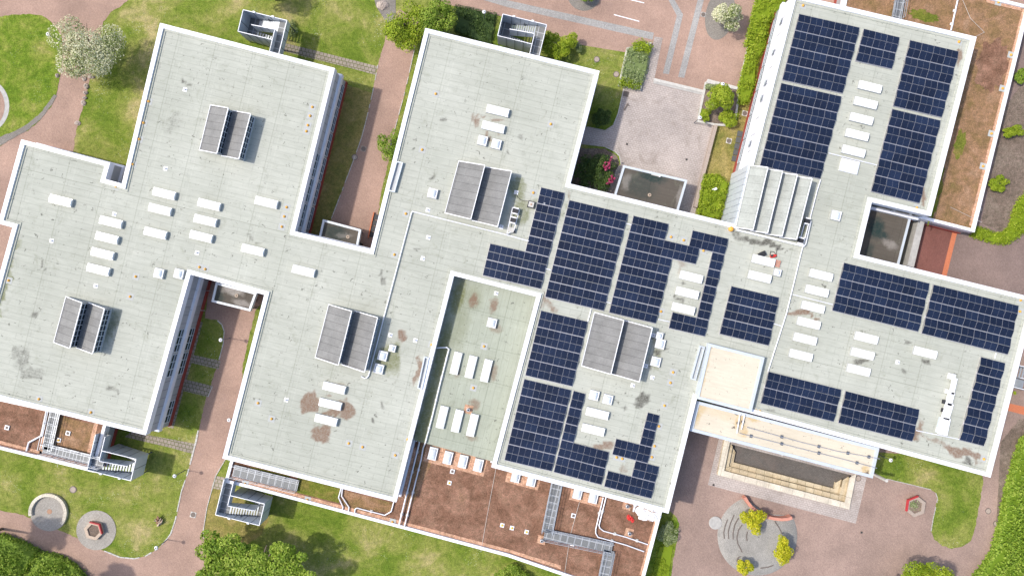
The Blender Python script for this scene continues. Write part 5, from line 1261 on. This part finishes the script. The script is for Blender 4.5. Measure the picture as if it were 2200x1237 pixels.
plant('bush', 'round clipped grey-green bush beside the annex corner on the grass strip', 'bush', 1436, 1145, 21, 1.2, 'grey', 3200, .14, 23, False, ry=27, k=14)
plant('bush', 'small lime shrub in the corner above the L-shaped hedge, upper right', 'bush', 2146, 394, 24, 1.1, 'lime', 2600, .16, 24, False, ry=16, k=10)
plant('bush', 'lime shrub in the middle soil bed at the right edge', 'bush', 2175, 282, 23, 1.2, 'lime', 2400, .16, 25, False, ry=14, k=10)
plant('bush', 'green shrub at the top right edge above the soil bed', 'bush', 2196, 165, 18, 1.2, 'green', 1800, .16, 26, False, ry=16, k=8)
plant('bush', 'low grey-green scrub beside the steel stair tower at the top left', 'bush', 628, 62, 12, .7, 'grey', 500, .14, 27, False, ry=18, k=6)
plant('bush', 'tuft of green sprouting beside the cut-off stair tower at the right edge', 'bush', 2179, 843, 4, .5, 'lime', 160, .12, 28, False, k=4)

plant('broadleaf_tree', 'tall tree outside the bottom left corner whose shadow falls on the brick path', 'tree', -97, 1183, 46, 11, 'green', 6000, .28, 31, k=14, zc=8.5, sub=.45)
plant('broadleaf_tree', 'second tall tree below the bottom left corner whose shadow reaches the path bend', 'tree', 40, 1292, 42, 12, 'green', 6000, .28, 32, k=14, zc=9.5, sub=.45)

def inpoly(px, py, poly):
    r = np.zeros(len(px), bool); j = len(poly) - 1
    for i in range(len(poly)):
        xi, yi, xj, yj = poly[i].x, poly[i].y, poly[j].x, poly[j].y
        c = ((yi > py) != (yj > py)) & (px < (xj - xi) * (py - yi) / (yj - yi + 1e-12) + xi); r ^= c; j = i
    return r
def hedge(label, pts, h, kind, dens=55, size=.17, seed=0, name='hedge', cat='hedge', bump_=.25, z0=0.0, group=None):
    """a clipped or rambling bed of foliage that fills an outline"""
    rng = np.random.RandomState(seed + 77); poly = ccw(PL(pts, h * .8)); A = abs(area2(poly)) / 2; n = int(A * dens)
    xs = [p.x for p in poly]; ys = [p.y for p in poly]; c = sum(poly, Vector()) / len(poly)
    nb = max(6, int(A * 1.5)); X = rng.uniform(min(xs), max(xs), nb * 6); Y = rng.uniform(min(ys), max(ys), nb * 6)
    ok = inpoly(X, Y, offset(poly, -.25 if bump_ < .5 else -.75)); X, Y = X[ok][:nb], Y[ok][:nb]
    bl = [(x, y, z0 + h * rng.uniform(.55, .55 + bump_), r_, r_, min(h * .42, r_) * rng.uniform(.8, 1.1)) for x, y, r_ in zip(X, Y, rng.uniform(.3, .7, len(X)) * (1 + bump_))]
    pt, nm, tt = blob_points(rng, bl, int(n * 1.05)); ed = []
    for i in range(len(poly)):                     # foliage down the sides
        a, b = poly[i], poly[(i + 1) % len(poly)]; L = (b - a).length; m = int(L * h * dens * .8)
        t = rng.uniform(0, 1, m); q = np.outer(1 - t, a[:]) + np.outer(t, b[:]); q[:, 2] = z0 + rng.uniform(.05, .85, m) * h; d = (b - a).normalized()
        q[:, :2] += rng.normal(0, .11, (m, 2)); ed.append((q, np.tile([d.y, -d.x, .4], (m, 1))))
    pt = np.vstack([pt] + [e[0] for e in ed]); nm = np.vstack([nm] + [e[1] for e in ed])
    tt = np.concatenate([tt, np.clip(rng.normal(.45, .22, len(pt) - len(tt)), 0, 1)])
    v, t = leaves(rng, pt, nm, size, tt)
    sh = offset(poly, -.12); nn = len(sh)
    cv = np.array([[p.x, p.y, z0] for p in sh] + [[p.x, p.y, z0 + h * .5] for p in sh]); cf = [[i, (i + 1) % nn, nn + (i + 1) % nn, nn + i] for i in range(nn)] + [list(range(nn, 2 * nn))]
    o = leaf_obj(name, v, t, LM[kind], None, (cv, cf, [.25] * len(cf)), (c.x, c.y, z0))
    return tag(o, label, cat, group)
hedge('dark green ground-cover hedge block right of the top trees', [(978, 10), (1066, 30), (1056, 94), (1030, 88), (976, 66)], .8, 'dark', 60, .16, 1)
hedge('long bright lime hedge strip along the plaza edge at the top', [(1626, 0), (1604, 94), (1612, 97), (1594, 168), (1588, 192), (1590, 222), (1610, 218), (1624, 180), (1628, 130), (1650, 96), (1652, 50), (1690, 6), (1694, -12), (1626, -14)], 1.3, 'lime', 55, .18, 2)
hedge('clipped lime hedge cube left of the sawtooth wall', [(1514, 376), (1546, 374), (1567, 392), (1562, 414), (1556, 440), (1549, 466), (1528, 468), (1503, 458), (1506, 420)], 1.5, 'lime', 75, .17, 3, bump_=.15)
hedge('L-shaped lime hedge round the dark soil bed at the right edge', [(2096, 486), (2120, 490), (2140, 500), (2158, 498), (2172, 486), (2178, 462), (2190, 432), (2240, 380), (2260, 470), (2200, 502), (2186, 512), (2166, 524), (2140, 522), (2092, 508)], .9, 'lime', 60, .17, 4)
hedge('broad green hedge running down the bottom right edge', [(2206, 944), (2188, 1000), (2174, 1050), (2166, 1090), (2156, 1140), (2142, 1190), (2118, 1226), (2090, 1260), (2330, 1300), (2330, 900)], 2.0, 'mid', 46, .24, 5, bump_=.6)
hedge('dark green hedge in the bottom left corner', [(-60, 1150), (0, 1154), (30, 1166), (72, 1186), (62, 1206), (46, 1228), (20, 1262), (-60, 1262)], 1.8, 'mid', 60, .22, 6, bump_=.6)
hedge('dark green hedge beside the brick path at the bottom left, right of the corner hedge', [(78, 1190), (120, 1200), (150, 1216), (172, 1240), (190, 1270), (40, 1270), (56, 1222)], 1.7, 'mid', 60, .22, 7, bump_=.6)
hedge('low grey-green planting filling the stone planter at the top left of the court', [(1349, 104), (1372, 96), (1397, 102), (1390, 150), (1374, 191), (1331, 182), (1340, 140)], .75, 'grey', 50, .16, 8, 'planting', 'plants', z0=.3)
hedge('bright lime shrub at the upper end of the stone planter', [(1362, 92), (1380, 86), (1398, 98), (1394, 112), (1362, 108)], 1.1, 'lime', 70, .16, 9, 'bush', 'bush', z0=.3)
hedge('lime shrub at the lower end of the stone planter', [(1333, 170), (1376, 180), (1373, 191), (1331, 182)], .9, 'lime', 70, .16, 10, 'bush', 'bush', z0=.3)
hedge('strip of tall bright grass beside the annex corner', [(1416, 1172), (1448, 1172), (1444, 1200), (1436, 1262), (1394, 1262)], .25, 'lime', 60, .16, 12, 'grass_tuft', 'grass')

# ================================================================ OUTDOOR THINGS
def pwall(name, label, pts, z0, z1, m, cat='wall'):
    mb = MB(); mb.prism(PL(pts, z1), z0, z1); c = PL(pts, 0)[0]
    return mb.obj(name, M[m], loc=c, label=label, cat=cat)
# stone planters
pl = thing('stone_planter', 'rectangular stone planter with low plants at the top left of the paved court', 'planter', P(1362, 145)); po = ccw(PL([(1346, 103), (1400, 91), (1377, 195), (1328, 184)], .4))
mb = MB(); i = offset(po, -.3); mb.ring(po, 0, po, .4); mb.ring(po, .4, i, .4); mb.ring(i, .4, i, .2); mb.obj('wall', M['palecon'], pl); mb = MB(); mb.sheet(offset(po, -.29), .25); mb.obj('soil', M['soil'], pl)
pl = thing('stone_planter', 'larger stone planter with the round tree right of the paved court', 'planter', P(1548, 215)); po = ccw(PL([(1515, 176), (1592, 188), (1580, 272), (1537, 270), (1497, 262)], .3))
mb = MB(); i = offset(po, -.3); mb.ring(po, 0, po, .3); mb.ring(po, .3, i, .3); mb.ring(i, .3, i, .15); mb.obj('wall', M['palecon'], pl); mb = MB(); mb.sheet(offset(po, -.29), .2); mb.obj('soil', M['soil'], pl)
pwall('low_wall', 'pale concrete bench wall above the tree planter', [(1521, 170), (1586, 187), (1583, 193), (1517, 178)], 0, .5, 'palecon')
pwall('low_wall', 'long low grey wall along the right edge of the paved court', [(1535, 268), (1542, 270), (1508, 400), (1498, 446), (1491, 444), (1502, 395)], 0, .7, 'wood')
st = thing('court_steps', 'two shallow stone steps between the brick plaza and the paved court', 'steps', P(1455, 180))
for k, (dy, h) in enumerate(((0, .16), (5, .09))):
    mb = MB(); mb.prism(PL([(1405, 168 + dy), (1513, 194 + dy), (1511.5, 200 + dy), (1403.5, 174 + dy)], h), 0, h); mb.obj('step', M['palecon'] if k == 0 else M['concrete'], st)
cover = thing('cellar_cover', 'row of dark grey cellar cover panels beside the white west facade', 'cover', P(1588, 312))
a_, b_, c_, d_ = (1586, 280), (1605, 284), (1588, 350), (1572, 346)
for k in range(5):
    t0, t1 = k / 5 + .012, (k + 1) / 5 - .012; L_ = lambda p, q, t: (p[0] + (q[0] - p[0]) * t, p[1] + (q[1] - p[1]) * t)
    mb = MB(); mb.prism(PL([L_(a_, d_, t0), L_(b_, c_, t0), L_(b_, c_, t1), L_(a_, d_, t1)], .25), .0, .22 + .02 * (k % 2)); mb.obj('panel', M['dslate'] if 'dslate' in M else M['iron'], cover)
gp = thing('light_well', 'row of dark window wells with an orange frame in the left courtyard', 'light well', P(803, 482))
for k in range(4):
    t0, t1 = k / 4 + .015, (k + 1) / 4 - .015; A_, B_, C_, D_ = (805, 459), (818, 462), (806, 512), (793, 509)
    mb = MB(); mb.prism(PL([L_(A_, D_, t0), L_(B_, C_, t0), L_(B_, C_, t1), L_(A_, D_, t1)], .2), .0, .2); mb.obj('panel', M['black'], gp)
mb = MB(); mb.bar(P(803.5, 456, .2), P(791, 511, .2), .16, .3); mb.obj('frame', M['orangebrick'], gp)
# round stone seats on the bottom left lawn
def round_plaza(label, cx, cy, r, a0, a1):
    e = thing('stone_circle', label, 'stone circle', P(cx, cy)); s_ = HC / FPX; c = P(cx, cy); rr = r * s_
    MB().lathe(c, [(rr, -.02), (rr, .05)], 48).obj('paved_disc', M['cobble_l'], e)
    mb = MB(); n = 26
    for k in range(n):
        t0, t1 = R(a0 + (a1 - a0) * k / n), R(a0 + (a1 - a0) * (k + .95) / n)
        mb.prism([c + Vector((math.cos(t) * q, math.sin(t) * q, 0)) for t, q in ((t0, rr * .84), (t0, rr * 1.0), (t1, rr * 1.0), (t1, rr * .84))], .0, .42)
    mb.obj('curved_wall', M['sandtop'], e)
    return e
M['cobble_l'] = paving('pale_cobbles', 0.18, 0.18, (0.44, 0.41, 0.37), (0.37, 0.345, 0.31), (0.26, 0.24, 0.21), STN, 0.03, 0.3)
rs = round_plaza('left stone circle on the lawn with a curved low wall and rusty centre lid', 106, 1099, 41, -40, 190)
MB().lathe(P(107, 1098), [(.36, .05), (.36, .08)], 20).obj('centre_lid', M['rustic'], rs)
MB().lathe(P(207, 1138), [(2.9, -.02), (2.9, .06)], 48).obj('stone_circle', M['cobble_l'], loc=P(207, 1138), label='right stone circle on the lawn carrying the red hexagonal planter', cat='stone circle')
def hexplanter(label, cx, cy, r, rot, redsides, top='wood', z=.06):
    e = thing('hexagon_planter', label, 'planter', P(cx, cy, z)); c = P(cx, cy, 0); ri = r * .66
    for k in range(6):
        t0, t1 = R(rot + 60 * k), R(rot + 60 * (k + 1))
        pt = lambda t, q, zz: c + Vector((math.cos(t) * q, math.sin(t) * q, zz))
        mb = MB(); mb.quad(pt(t0, r, z), pt(t1, r, z), pt(t1, r, .5), pt(t0, r, .5)); mb.quad(pt(t0, ri, .5), pt(t1, ri, .5), pt(t1, ri, .2), pt(t0, ri, .2))
        mb.quad(pt(t0, r, .5), pt(t1, r, .5), pt(t1, ri, .5), pt(t0, ri, .5)); mb.obj('bench_side', M[top], e)
        if k in redsides:
            mb = MB(); q0, q1 = r * 1.05, r * .93
            a, b, c2, d = pt(t0, q0, .5), pt(t1, q0, .5), pt(t1, q1, .5), pt(t0, q1, .5); mb.prism([a, b, c2, d], .45, .85); mb.obj('red_backrest', M['redpaint'], e)
    mb = MB(); mb.sheet([c + Vector((math.cos(R(rot + 60 * k)) * ri, math.sin(R(rot + 60 * k)) * ri, .34)) for k in range(6)], .34); mb.obj('soil', M['soil'], e)
    return e
h1 = hexplanter('wooden hexagonal planter bench with red backrests on the right stone circle', 205, 1137, 1.42, -14, (0, 1), 'palewood')
h2 = hexplanter('grey hexagonal planter bench with red edge on the bottom right brick yard', 1963, 1085, 1.58, 22, (1, 2), 'wood')
rng = np.random.RandomState(9); pp = np.array([P(1963, 1085, .4)[:]] * 160) + rng.normal(0, .35, (160, 3)) * [1, 1, .15]; v, t = leaves(rng, pp, np.tile([0, 0, 1.], (160, 1)), .16, rng.uniform(0, 1, 160)); tag(leaf_obj('weed', v, t, LM['grey'], h2), kind='stuff')
# round mound with the curved salmon wall
md = thing('paved_mound', 'round grey cobbled mound with curved grooves on the bottom right yard', 'mound', P(1627, 1150))
s_ = HC / FPX; c = P(1627, 1150)
prof = [(86, 0), (84, .10), (70, .24), (50, .42), (30, .54), (12, .60), (1, .61)]
mb = MB(); n = 64; lim = [P(1603, 1066), P(1622, 1092), P(1650, 1108), P(1676, 1113), P(1702, 1109)]
def rlim(t):                                        # the concave notch where the salmon wall stands
    a = math.degrees(t) % 360
    return 1.0 if not 30 <= a <= 108 else 1.0 - .40 * math.sin(math.pi * (a - 30) / 78) ** .8
for j, (r_, z_) in enumerate(prof):
    for k in range(n):
        t = 2 * math.pi * k / n; mb.v.append(c + Vector((math.cos(t), math.sin(t), 0)) * (r_ * s_ * rlim(t)) + Vector((0, 0, z_)))
for j in range(len(prof) - 1):
    for k in range(n): mb.f.append((j * n + k, j * n + (k + 1) % n, (j + 1) * n + (k + 1) % n, (j + 1) * n + k)); mb.m.append(0)
M['moundstone'] = paving('mound_cobbles', 0.15, 0.15, (0.44, 0.425, 0.40), (0.35, 0.34, 0.32), (0.22, 0.21, 0.19), STN, 0.03, 0.5, 0.5, (0.5, 0.6), (0.36, 0.34, 0.31), 0.2)
mb.obj('cobbled_surface', M['moundstone'], md, smooth=True)
def onmound(px, py):
    d = (P(px, py) - c).length / s_
    for (r0, z0), (r1, z1) in zip(prof, prof[1:]):
        if r1 <= d <= r0: return z0 + (z1 - z0) * (r0 - d) / (r0 - r1)
    return prof[-1][1]
for pts in ([(1562, 1114), (1557, 1128), (1554, 1142), (1555, 1155)], [(1576, 1104), (1568, 1122), (1563, 1140), (1564, 1155)], [(1585, 1110), (1577, 1124), (1573, 1142), (1573, 1156)], [(1592, 1124), (1584, 1136), (1581, 1152), (1583, 1165), (1588, 1174), (1592, 1183)],
            [(1603, 1138), (1601, 1148), (1602, 1158)], [(1662, 1117), (1671, 1130), (1678, 1144)], [(1632, 1218), (1648, 1216), (1660, 1212)]):
    mb = MB(); q = [P(x, y, 0) + Vector((0, 0, onmound(x, y) + .02)) for x, y in pts]
    for a, b in zip(q, q[1:]): mb.bar(a, b, .14, .07)
    mb.obj('groove_kerb', M['iron'], md)
MB().lathe(P(1592, 1202, 0) + Vector((0, 0, .1)), [(.75, 0), (.75, .26), (.6, .26), (.6, .2)], 20).obj('tree_ring', M['iron'], md)
MB().lathe(P(1664, 1174, 0) + Vector((0, 0, .1)), [(.75, 0), (.75, .36), (.6, .36), (.6, .3)], 20).obj('tree_ring', M['iron'], md)
arc = [(1598, 1066), (1604, 1076), (1612, 1086), (1621, 1093), (1632, 1101), (1646, 1108), (1660, 1111), (1676, 1113), (1690, 1112), (1699, 1109)]
mb = MB()
for a, b in zip(arc, arc[1:]): mb.bar(P(*a, .55), P(*b, .55), .42, 1.1)
mb.obj('curved_wall', M['salmon'], loc=P(1650, 1109), label='curved salmon brick wall on the upper edge of the round mound', cat='wall')
MB().lathe(P(1536.5, 1122), [(.95, 0), (.95, .14), (.9, .17)], 32).obj('stone_disc', M['concrete'], loc=P(1536.5, 1122), label='small round grey stone disc left of the mound', cat='stone disc')
# manholes
def manhole(px, py, label, r=.34, square=False, frame='palecon', z=.03):
    q = P(px, py, z); e = thing('manhole_cover', label, 'manhole', q, 0, 'manhole covers')
    if square: MB().box(q, r * 2.3, r * 2.3, .03, ANG).obj('frame', M[frame], e)
    else: MB().lathe(q, [(r * 1.3, 0), (r * 1.3, .03)], 24).obj('frame', M['iron'], e)
    MB().lathe(q + Vector((0, 0, .03)), [(r, 0), (r, .012)], 24).obj('lid', M['wood' if not square else 'iron'], e)
for a in [(1282, 128, 'round manhole on the lawn beside the top edge of the middle wing'), (1324, 160, 'round manhole on the lawn left of the stone planter'), (1345, 202, 'square inspection cover at the corner of the paved court', .34, True, 'iron'),
          (1600, 244, 'manhole in the dry verge below the long lime hedge', .34, True), (1566, 303, 'manhole in the dry verge beside the cellar cover', .34, True), (1511, 32, 'square drain between the granite strip and cobbled oval', .3, True, 'concrete'),
          (2123, 1097, 'upper manhole on the right brick path'), (2140, 1124, 'lower manhole on the right brick path'), (1844, 1027, 'manhole at the corner of the stone apron'), (781, 320, 'manhole on the brick path in the left courtyard', .34, True, 'wood'),
          (762, 338, 'manhole ring in the dry grass edge of the left courtyard'), (415, 1105, 'pale manhole on the bottom left brick path', .36, True, 'palecon'), (157, 1051, 'pale round lid on the lawn above the stone circles', .4), (2105, 450, 'round lid on the brown paving beside the annex corner')]: manhole(*a)
for x, y, d in [(1347, 310, 'left of the court centre'), (1475, 343, 'right of the court centre'), (1851, 1143, 'on the brick yard below the steps'), (1533, 1041, 'on the stone apron corner')]:
    q = P(x, y, .03); e = thing('floor_drain', 'small dark floor drain ' + d, 'drain', q); MB().box(q, .32, .32, .02, ANG).obj('frame', M['iron'], e); MB().box(q + Vector((0, 0, .02)), .2, .2, .01, ANG).obj('grate', M['black'], e)
# lamps
def lamp_proto():
    root = thing('street_lamp', 'x', 'lamp'); root['_local'] = 1
    MB().tube([(0, 0, 0), (0, 0, 3.1)], [.06, .045], 8).obj('pole', M['darksteel'], root)
    MB().lathe((0, 0, 3.1), [(.05, -.05), (.24, 0), (.27, .10), (.20, .22), (.07, .27)], 18).obj('lamp_head', M['white'], root)
    MB().lathe((0, 0, 3.37), [(.09, 0), (.06, .05)], 10).obj('cap', M['black'], root)
    return root
lp = lamp_proto()
for x, y, d in [(474, 730, 'on the small lawn of the lower left courtyard'), (492, 902, 'half hidden by the parapet beside the path'), (335.5, 1176, 'at the bend of the bottom left path'), (375, 1022, 'on the lawn right of the lower left stair tower'), (103, 74, 'on the lawn island left of the blossoming tree'),
                (1914, 988, 'on the lawn corner beside the cream canopy'), (1504, 253, 'at the left corner of the tree planter'), (1040, 26, 'beside the dark hedge block at the top'), (697, 293, 'at the dry grass edge by the path in the left courtyard'), (1553, 181, 'on the pale bench wall above the tree planter')]:
    q = P(x, y, 3.2); o = copy_tree(lp); o.location = (q.x, q.y, 0); del o['_local']; tag(o, 'white-headed lamp post ' + d, 'lamp', 'lamp posts')
kill(lp)
for y_, lab in ((352 / 5.623 + 560, 'upper thin steel rod bracing the lower left courtyard facade'), (590 / 5.623 + 560, 'lower thin steel rod bracing the lower left courtyard facade')):
    x0_, x1_ = (404, 451) if y_ < 640 else (392, 440)
    e = thing('flag_pole', lab, 'pole', P(x0_, y_, 6)); mb = MB(); mb.tube([P(x0_, y_, 6.2), P(x1_, y_ + 2, .3)], .05, 6); mb.obj('rod', M['steel'], e)
    MB().lathe(P(x0_, y_, 6.15), [(.10, 0), (.10, .1)], 8).obj('end_plate', M['iron'], e)
# boulders along the path, dry stump
bp = [(182, 170), (186, 186), (184, 200), (183, 211), (180, 221), (167, 265), (124, 163), (197, 166), (130, 152)]
for i, (x, y) in enumerate(bp):
    mb = MB(); lumpy(mb, P(x, y, 0), random.uniform(.28, .55), random.uniform(.25, .45), random.uniform(.25, .4), i + 40, 10, 5, .18)
    d = ['below the blossoming tree, first along the path edge', 'second along the path edge below the blossoming tree', 'third along the path edge below the blossoming tree', 'fourth along the path edge below the blossoming tree', 'fifth along the path edge below the blossoming tree', 'alone farther down the path edge', 'on the lawn island edge facing the blossoming tree', 'right under the blossoming tree', 'smaller one on the lawn island edge'][i]
    mb.obj('boulder', M['stone_b'], loc=P(x, y), label='brown boulder ' + d, cat='boulder', group='boulders along the path')
mb = MB(); lumpy(mb, P(822, 12, 0), .9, .7, .5, 60, 12, 5, .15); mb.obj('boulder', M['stone_b'], loc=P(822, 12), label='big grey boulder on cobbles left of the yellow-green tree', cat='boulder', group='boulders along the path')
stump = thing('tree_stump', 'splintered dry brown stump lying on the bottom left lawn', 'stump', P(341, 1119))
rng2 = random.Random(4)
for k in range(16):
    a = rng2.uniform(0, 6.28); r0 = rng2.uniform(.0, .35); b = P(341, 1119) + Vector((math.cos(a) * r0, math.sin(a) * r0 * 1.4 - .2, .08)); t = b + Vector((rng2.uniform(-.35, .75), rng2.uniform(.0, 1.0), rng2.uniform(.25, .8)))
    MB().tube([b, b.lerp(t, .5) + Vector((.05, 0, .05)), t], [.16, .12, .03], 6).obj('splinter', M['rustic'] if k % 3 else M['palewood'], stump)
e = boxy('garden_bench', 'small dark bench in the corner beside the lower left porch', 'bench', 543, 643, 0, 1.2, .4, .42, 'iron', [('backrest', 0, -.25, .42, 1.2, .06, .4, 'iron')])
for k, (x, y) in enumerate([(772, 523), (777, 526)]): boxy('waste_bin', 'dark waste bin %s of the two beside the left courtyard porch' % ('left' if k == 0 else 'right'), 'bin', x, y, 0, .5, .4, .8, 'iron', [('lid', 0, 0, .8, .54, .44, .05, 'black')])
boxy('garden_bench', 'fallen dark post on the paving at the left side of the court', 'post', 1345, 230, .02, .18, 1.1, .12, 'iron', [('arm', .2, .3, 0, .5, .1, .1, 'iron')], R(-30))
boxy('signboard', 'pale board lying on the clipped lime hedge cube', 'board', 1537, 406, 1.35, .45, .3, .06, 'tarp', [('edge', -.3, -.1, 0, .3, .12, .05, 'white')], R(20))
boxy('roof_slat', 'white slat lying on the dark square porch roof', 'slat', 1409, 377, 3.05, 1.3, .18, .08, 'palecon', [('end', .55, .0, .08, .2, .2, .04, 'white')])
for x, y, l in ((1395.5, 419, 'small white roof outlet on the dark square porch roof'), (747.5, 509, 'round cream outlet on the dark porch roof of the left courtyard'), (508.5, 635, 'round cream outlet on the stained porch roof')):
    q = P(x, y, 3.02); e = thing('roof_outlet', l, 'outlet', q); MB().lathe(q, [(.26, 0), (.24, .1)], 14).obj('collar', M['palewood'], e); MB().lathe(q + Vector((0, 0, .1)), [(.12, 0), (.12, .02)], 10).obj('hole', M['iron'], e)
